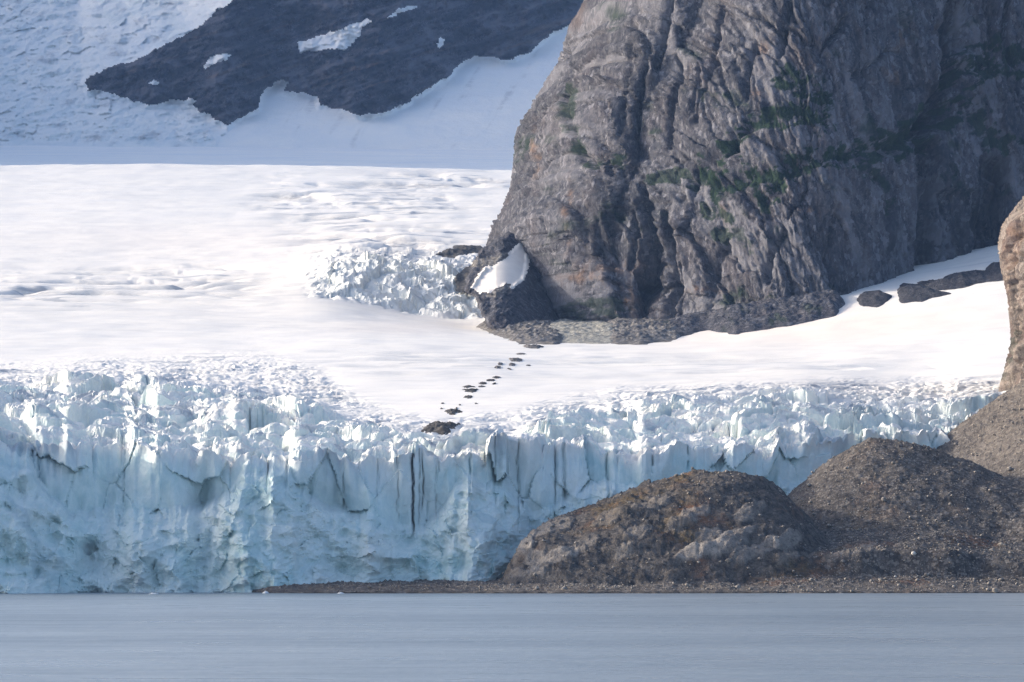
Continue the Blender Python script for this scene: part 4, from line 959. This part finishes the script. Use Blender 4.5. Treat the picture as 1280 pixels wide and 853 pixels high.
lp, ly, lz = LP.ravel()[ql], LY.ravel()[ql], LZ.ravel()[ql]
keep = (lz > -1.5) & ~((lp < 640) & (ly > 1548)) & ~((lp < 1000) & (ly > 1640)) & ~((lp < 1130) & (ly > 1700))
rg = reg.ravel()[ql]; sid = slabid.ravel()[ql]
NAMES = {0: 'beach', 1: 'hill', 2: 'rubble_mound', 3: 'scree_slope', 4: 'ground'}
for r_, nm in NAMES.items():
    f = np.nonzero(keep & (rg == r_) & (sid == 0))[0]
    ob = add(nm, sub(nm, LV, QL, f, M_LAND, at, False), kind='structure')
    for i in range(len(SLAB)):
        f = np.nonzero(keep & (rg == r_) & (sid == i + 1))[0]
        if len(f) > 60: add('rock_slab', sub('rock_slab', LV, QL, f, M_LAND, at, False), ob)
def land_z(px, Y):
    i = np.clip(np.searchsorted(lr, Y), 1, len(lr) - 1); j = np.clip(np.searchsorted(lc, px), 1, len(lc) - 1)
    return LZ[i, j], reg[i, j]

# ------------------------------------------------------------------ stones
rng = np.random.default_rng(7)
def rock_mesh(seed, mat, flat=0.7):
    g = np.random.default_rng(seed)
    n = 4
    pts = []
    base = []
    phi = (1 + 5 ** .5) / 2
    ico = np.array([(-1, phi, 0), (1, phi, 0), (-1, -phi, 0), (1, -phi, 0), (0, -1, phi), (0, 1, phi), (0, -1, -phi), (0, 1, -phi), (phi, 0, -1), (phi, 0, 1), (-phi, 0, -1), (-phi, 0, 1)], float)
    ico /= np.linalg.norm(ico[0])
    fc = np.array([(0, 11, 5), (0, 5, 1), (0, 1, 7), (0, 7, 10), (0, 10, 11), (1, 5, 9), (5, 11, 4), (11, 10, 2), (10, 7, 6), (7, 1, 8), (3, 9, 4), (3, 4, 2), (3, 2, 6), (3, 6, 8), (3, 8, 9), (4, 9, 5), (2, 4, 11), (6, 2, 10), (8, 6, 7), (9, 8, 1)])
    v = ico * (0.72 + 0.5 * g.random((12, 1))) * np.array([1.0, 0.8 + .4 * g.random(), flat])
    return make_mesh('boulder', v, fc, mat, None, False)
stones = [rock_mesh(i, M_STONE, 0.55 + 0.3 * (i % 3) / 2) for i in range(8)]
LBL = {0: ('grey stone lying on the low shingle beach', 'stones on the beach'), 1: ('grey boulder strewn on the domed rock hill', 'boulders on the domed hill'), 2: ('grey boulder on the flank of the conical rubble mound', 'boulders on the rubble mound'),
       3: ('grey boulder on the pale scree slope', 'boulders on the scree'), 4: ('grey boulder on the rising rubble ground behind the beach bank', 'boulders behind the beach')}
def put_rock(px, Y, s, me, label=None, group=None, name='boulder', cat='boulder', sink=0.25):
    z, r_ = land_z(px, Y)
    if label is None:
        py = HOR - F * (z - H) / Y
        size = 'big' if s >= 1.0 else ('middling' if s >= 0.65 else 'small')
        what = {0: 'grey stone on the low shingle beach', 2: 'grey boulder on the conical rubble mound', 3: 'grey boulder on the pale scree slope'}.get(r_)
        if r_ == 1: what = 'grey boulder on the ' + ('pale seaward end of the domed hill' if px < 720 else 'lower face of the domed hill' if py > 665 else 'upper back of the domed hill')
        if r_ == 4: what = 'grey boulder ' + ('at the dark bank above the beach' if py > 688 else 'in the dip between domed hill and rubble mound' if px < 1060 else 'on rubble flat between the mound and the dark bank')
        label = size + ' ' + what; group = size + ' ' + LBL[r_][1]
    o = add(name, me, label=label or LBL[r_][0], cat=cat, group=group or LBL[r_][1], loc=((px - 640) / F * Y, Y, z + s * (0.5 - sink)))
    o.scale = (s, s, s); o.rotation_euler = (rng.uniform(-.3, .3), rng.uniform(-.3, .3), rng.uniform(0, 6.28))
    return o
n = 0
while n < 260:
    px = rng.uniform(625, 1278); Y = rng.uniform(1440, 1690)
    z, r_ = land_z(px, Y)
    py = HOR - F * (z - H) / Y
    i = min(np.searchsorted(lr, Y), len(lr) - 1); j = np.searchsorted(lc, px)
    vis = PYl[:i, j].min() > py - 1 if i > 0 else True
    if z < 0.4 or not vis or (r_ == 1 and rng.random() < .35): continue
    put_rock(px, Y, rng.choice([0.45, 0.55, 0.65, 0.8, 1.0, 1.3], p=[.25, .25, .2, .15, .1, .05]), stones[n % 8]); n += 1
pale_me = rock_mesh(77, M_PALE, 0.85)
def land_at(px, py):
    j = np.searchsorted(lc, px); col = PYl[:, j]
    i = np.nonzero(col <= py)[0]
    return lr[i[0]] if len(i) else 1500.0
put_rock(1142, land_at(1142, 696), 1.1, pale_me, 'lone whitish boulder standing on the edge of the dark bank', 'pale boulders')
put_rock(1119, land_at(1119, 723), 0.65, pale_me, 'small whitish stone on the beach below the dark bank', 'pale boulders')
put_rock(1168, land_at(1168, 562), 0.9, pale_me, 'whitish boulder in the notch between rubble mound and scree', 'pale boulders')

# small stones nobody could count: one mesh
m = 9000
spx = rng.uniform(400, 1290, m * 2); sY = rng.uniform(1440, 1760, m * 2)
ii = np.clip(np.searchsorted(lr, sY), 1, len(lr) - 1); jj = np.clip(np.searchsorted(lc, spx), 1, len(lc) - 1)
szz = LZ[ii, jj]; sr = reg[ii, jj]
okk = (szz > 0.4) & (rng.random(m * 2) < np.where(sr == 1, .45, 1.0))
spx, sY, szz = spx[okk][:m], sY[okk][:m], szz[okk][:m]; m = len(spx)
ss = rng.uniform(.14, .42, m) * (1 + (rng.random(m) < .08) * .8)
octv = np.array([(1, 0, 0), (-1, 0, 0), (0, 1, 0), (0, -1, 0), (0, 0, .8), (0, 0, -.8)], float)
octf = np.array([(0, 2, 4), (2, 1, 4), (1, 3, 4), (3, 0, 4), (2, 0, 5), (1, 2, 5), (3, 1, 5), (0, 3, 5)])
vv = octv[None] * (0.6 + 0.7 * rng.random((m, 6, 1))) * ss[:, None, None]
ca_, sa_ = np.cos(rng.uniform(0, 6.28, m)), np.sin(rng.uniform(0, 6.28, m))
vv = vv + np.stack([(spx - 640) / F * sY, sY, szz + 0.3 * ss], -1)[:, None, :]
add('gravel', make_mesh('gravel', vv.reshape(-1, 3), (octf[None] + 6 * np.arange(m)[:, None, None]).reshape(-1, 3), M_STONE, None, False), kind='stuff', label='loose small stones scattered over shore and hills', cat='gravel')

# ------------------------------------------------------------------ floating ice
def floe(px, Y, w, h, seed, label):
    g = np.random.default_rng(seed)
    n = 14; a = np.linspace(0, 2 * np.pi, n, endpoint=False)
    rings = []
    for k_, (r_, zz_) in enumerate([(1.0, -0.4), (1.05, 0.12), (0.85, 0.5), (0.45, 0.85), (0.12, 1.0)]):
        rr_ = r_ * (0.75 + 0.5 * g.random(n))
        rings.append(np.stack([rr_ * np.cos(a) * w, rr_ * np.sin(a) * w * 1.3, zz_ * h * (0.6 + 0.7 * g.random(n)) if k_ else np.full(n, -0.4)], -1))
    V = np.concatenate(rings); Qf = []
    for k_ in range(4):
        for i in range(n): Qf.append((k_ * n + i, k_ * n + (i + 1) % n, (k_ + 1) * n + (i + 1) % n, (k_ + 1) * n + i))
    add('ice_floe', make_mesh('ice_floe', V, np.array(Qf), M_FLOE, None, False), label=label, cat='ice floe', group='floating ice on the fjord', loc=((px - 640) / F * Y, Y, 0))
floe(234, 1480, 1.8, 1.0, 1, 'small white ice lump floating before the glacier front')
floe(192, 1415, 1.6, 0.45, 2, 'flat sliver of white ice drifting beside the small ice lump')
floe(332, 1437, 1.0, 0.8, 3, 'white ice bit stranded at the tip of the gravel spit')
floe(426, 1434, 1.1, 0.45, 4, 'thin white ice piece washed against the gravel spit')

# ------------------------------------------------------------------ the air
hb = np.array([(-4000, -1600, -8), (5000, -1600, -8), (5000, 10200, -8), (-4000, 10200, -8), (-4000, -1600, 2700), (5000, -1600, 2700), (5000, 10200, 2700), (-4000, 10200, 2700)], float)
hm = bpy.data.materials.new('air'); hm.use_nodes = True
ht = hm.node_tree; ht.nodes.clear()
pv = ht.nodes.new('ShaderNodeVolumePrincipled'); pv.inputs['Color'].default_value = (0.30, 0.52, 1.0, 1); pv.inputs['Density'].default_value = 2.3e-5; pv.inputs['Anisotropy'].default_value = 0.0
ho = ht.nodes.new('ShaderNodeOutputMaterial'); ht.links.new(pv.outputs[0], ho.inputs['Volume'])
add('haze', make_mesh('haze', hb, np.array([(0, 3, 2, 1), (4, 5, 6, 7), (0, 1, 5, 4), (1, 2, 6, 5), (2, 3, 7, 6), (3, 0, 4, 7)]), hm, None, False), kind='stuff', label='thin blue haze filling the air over the fjord', cat='haze')
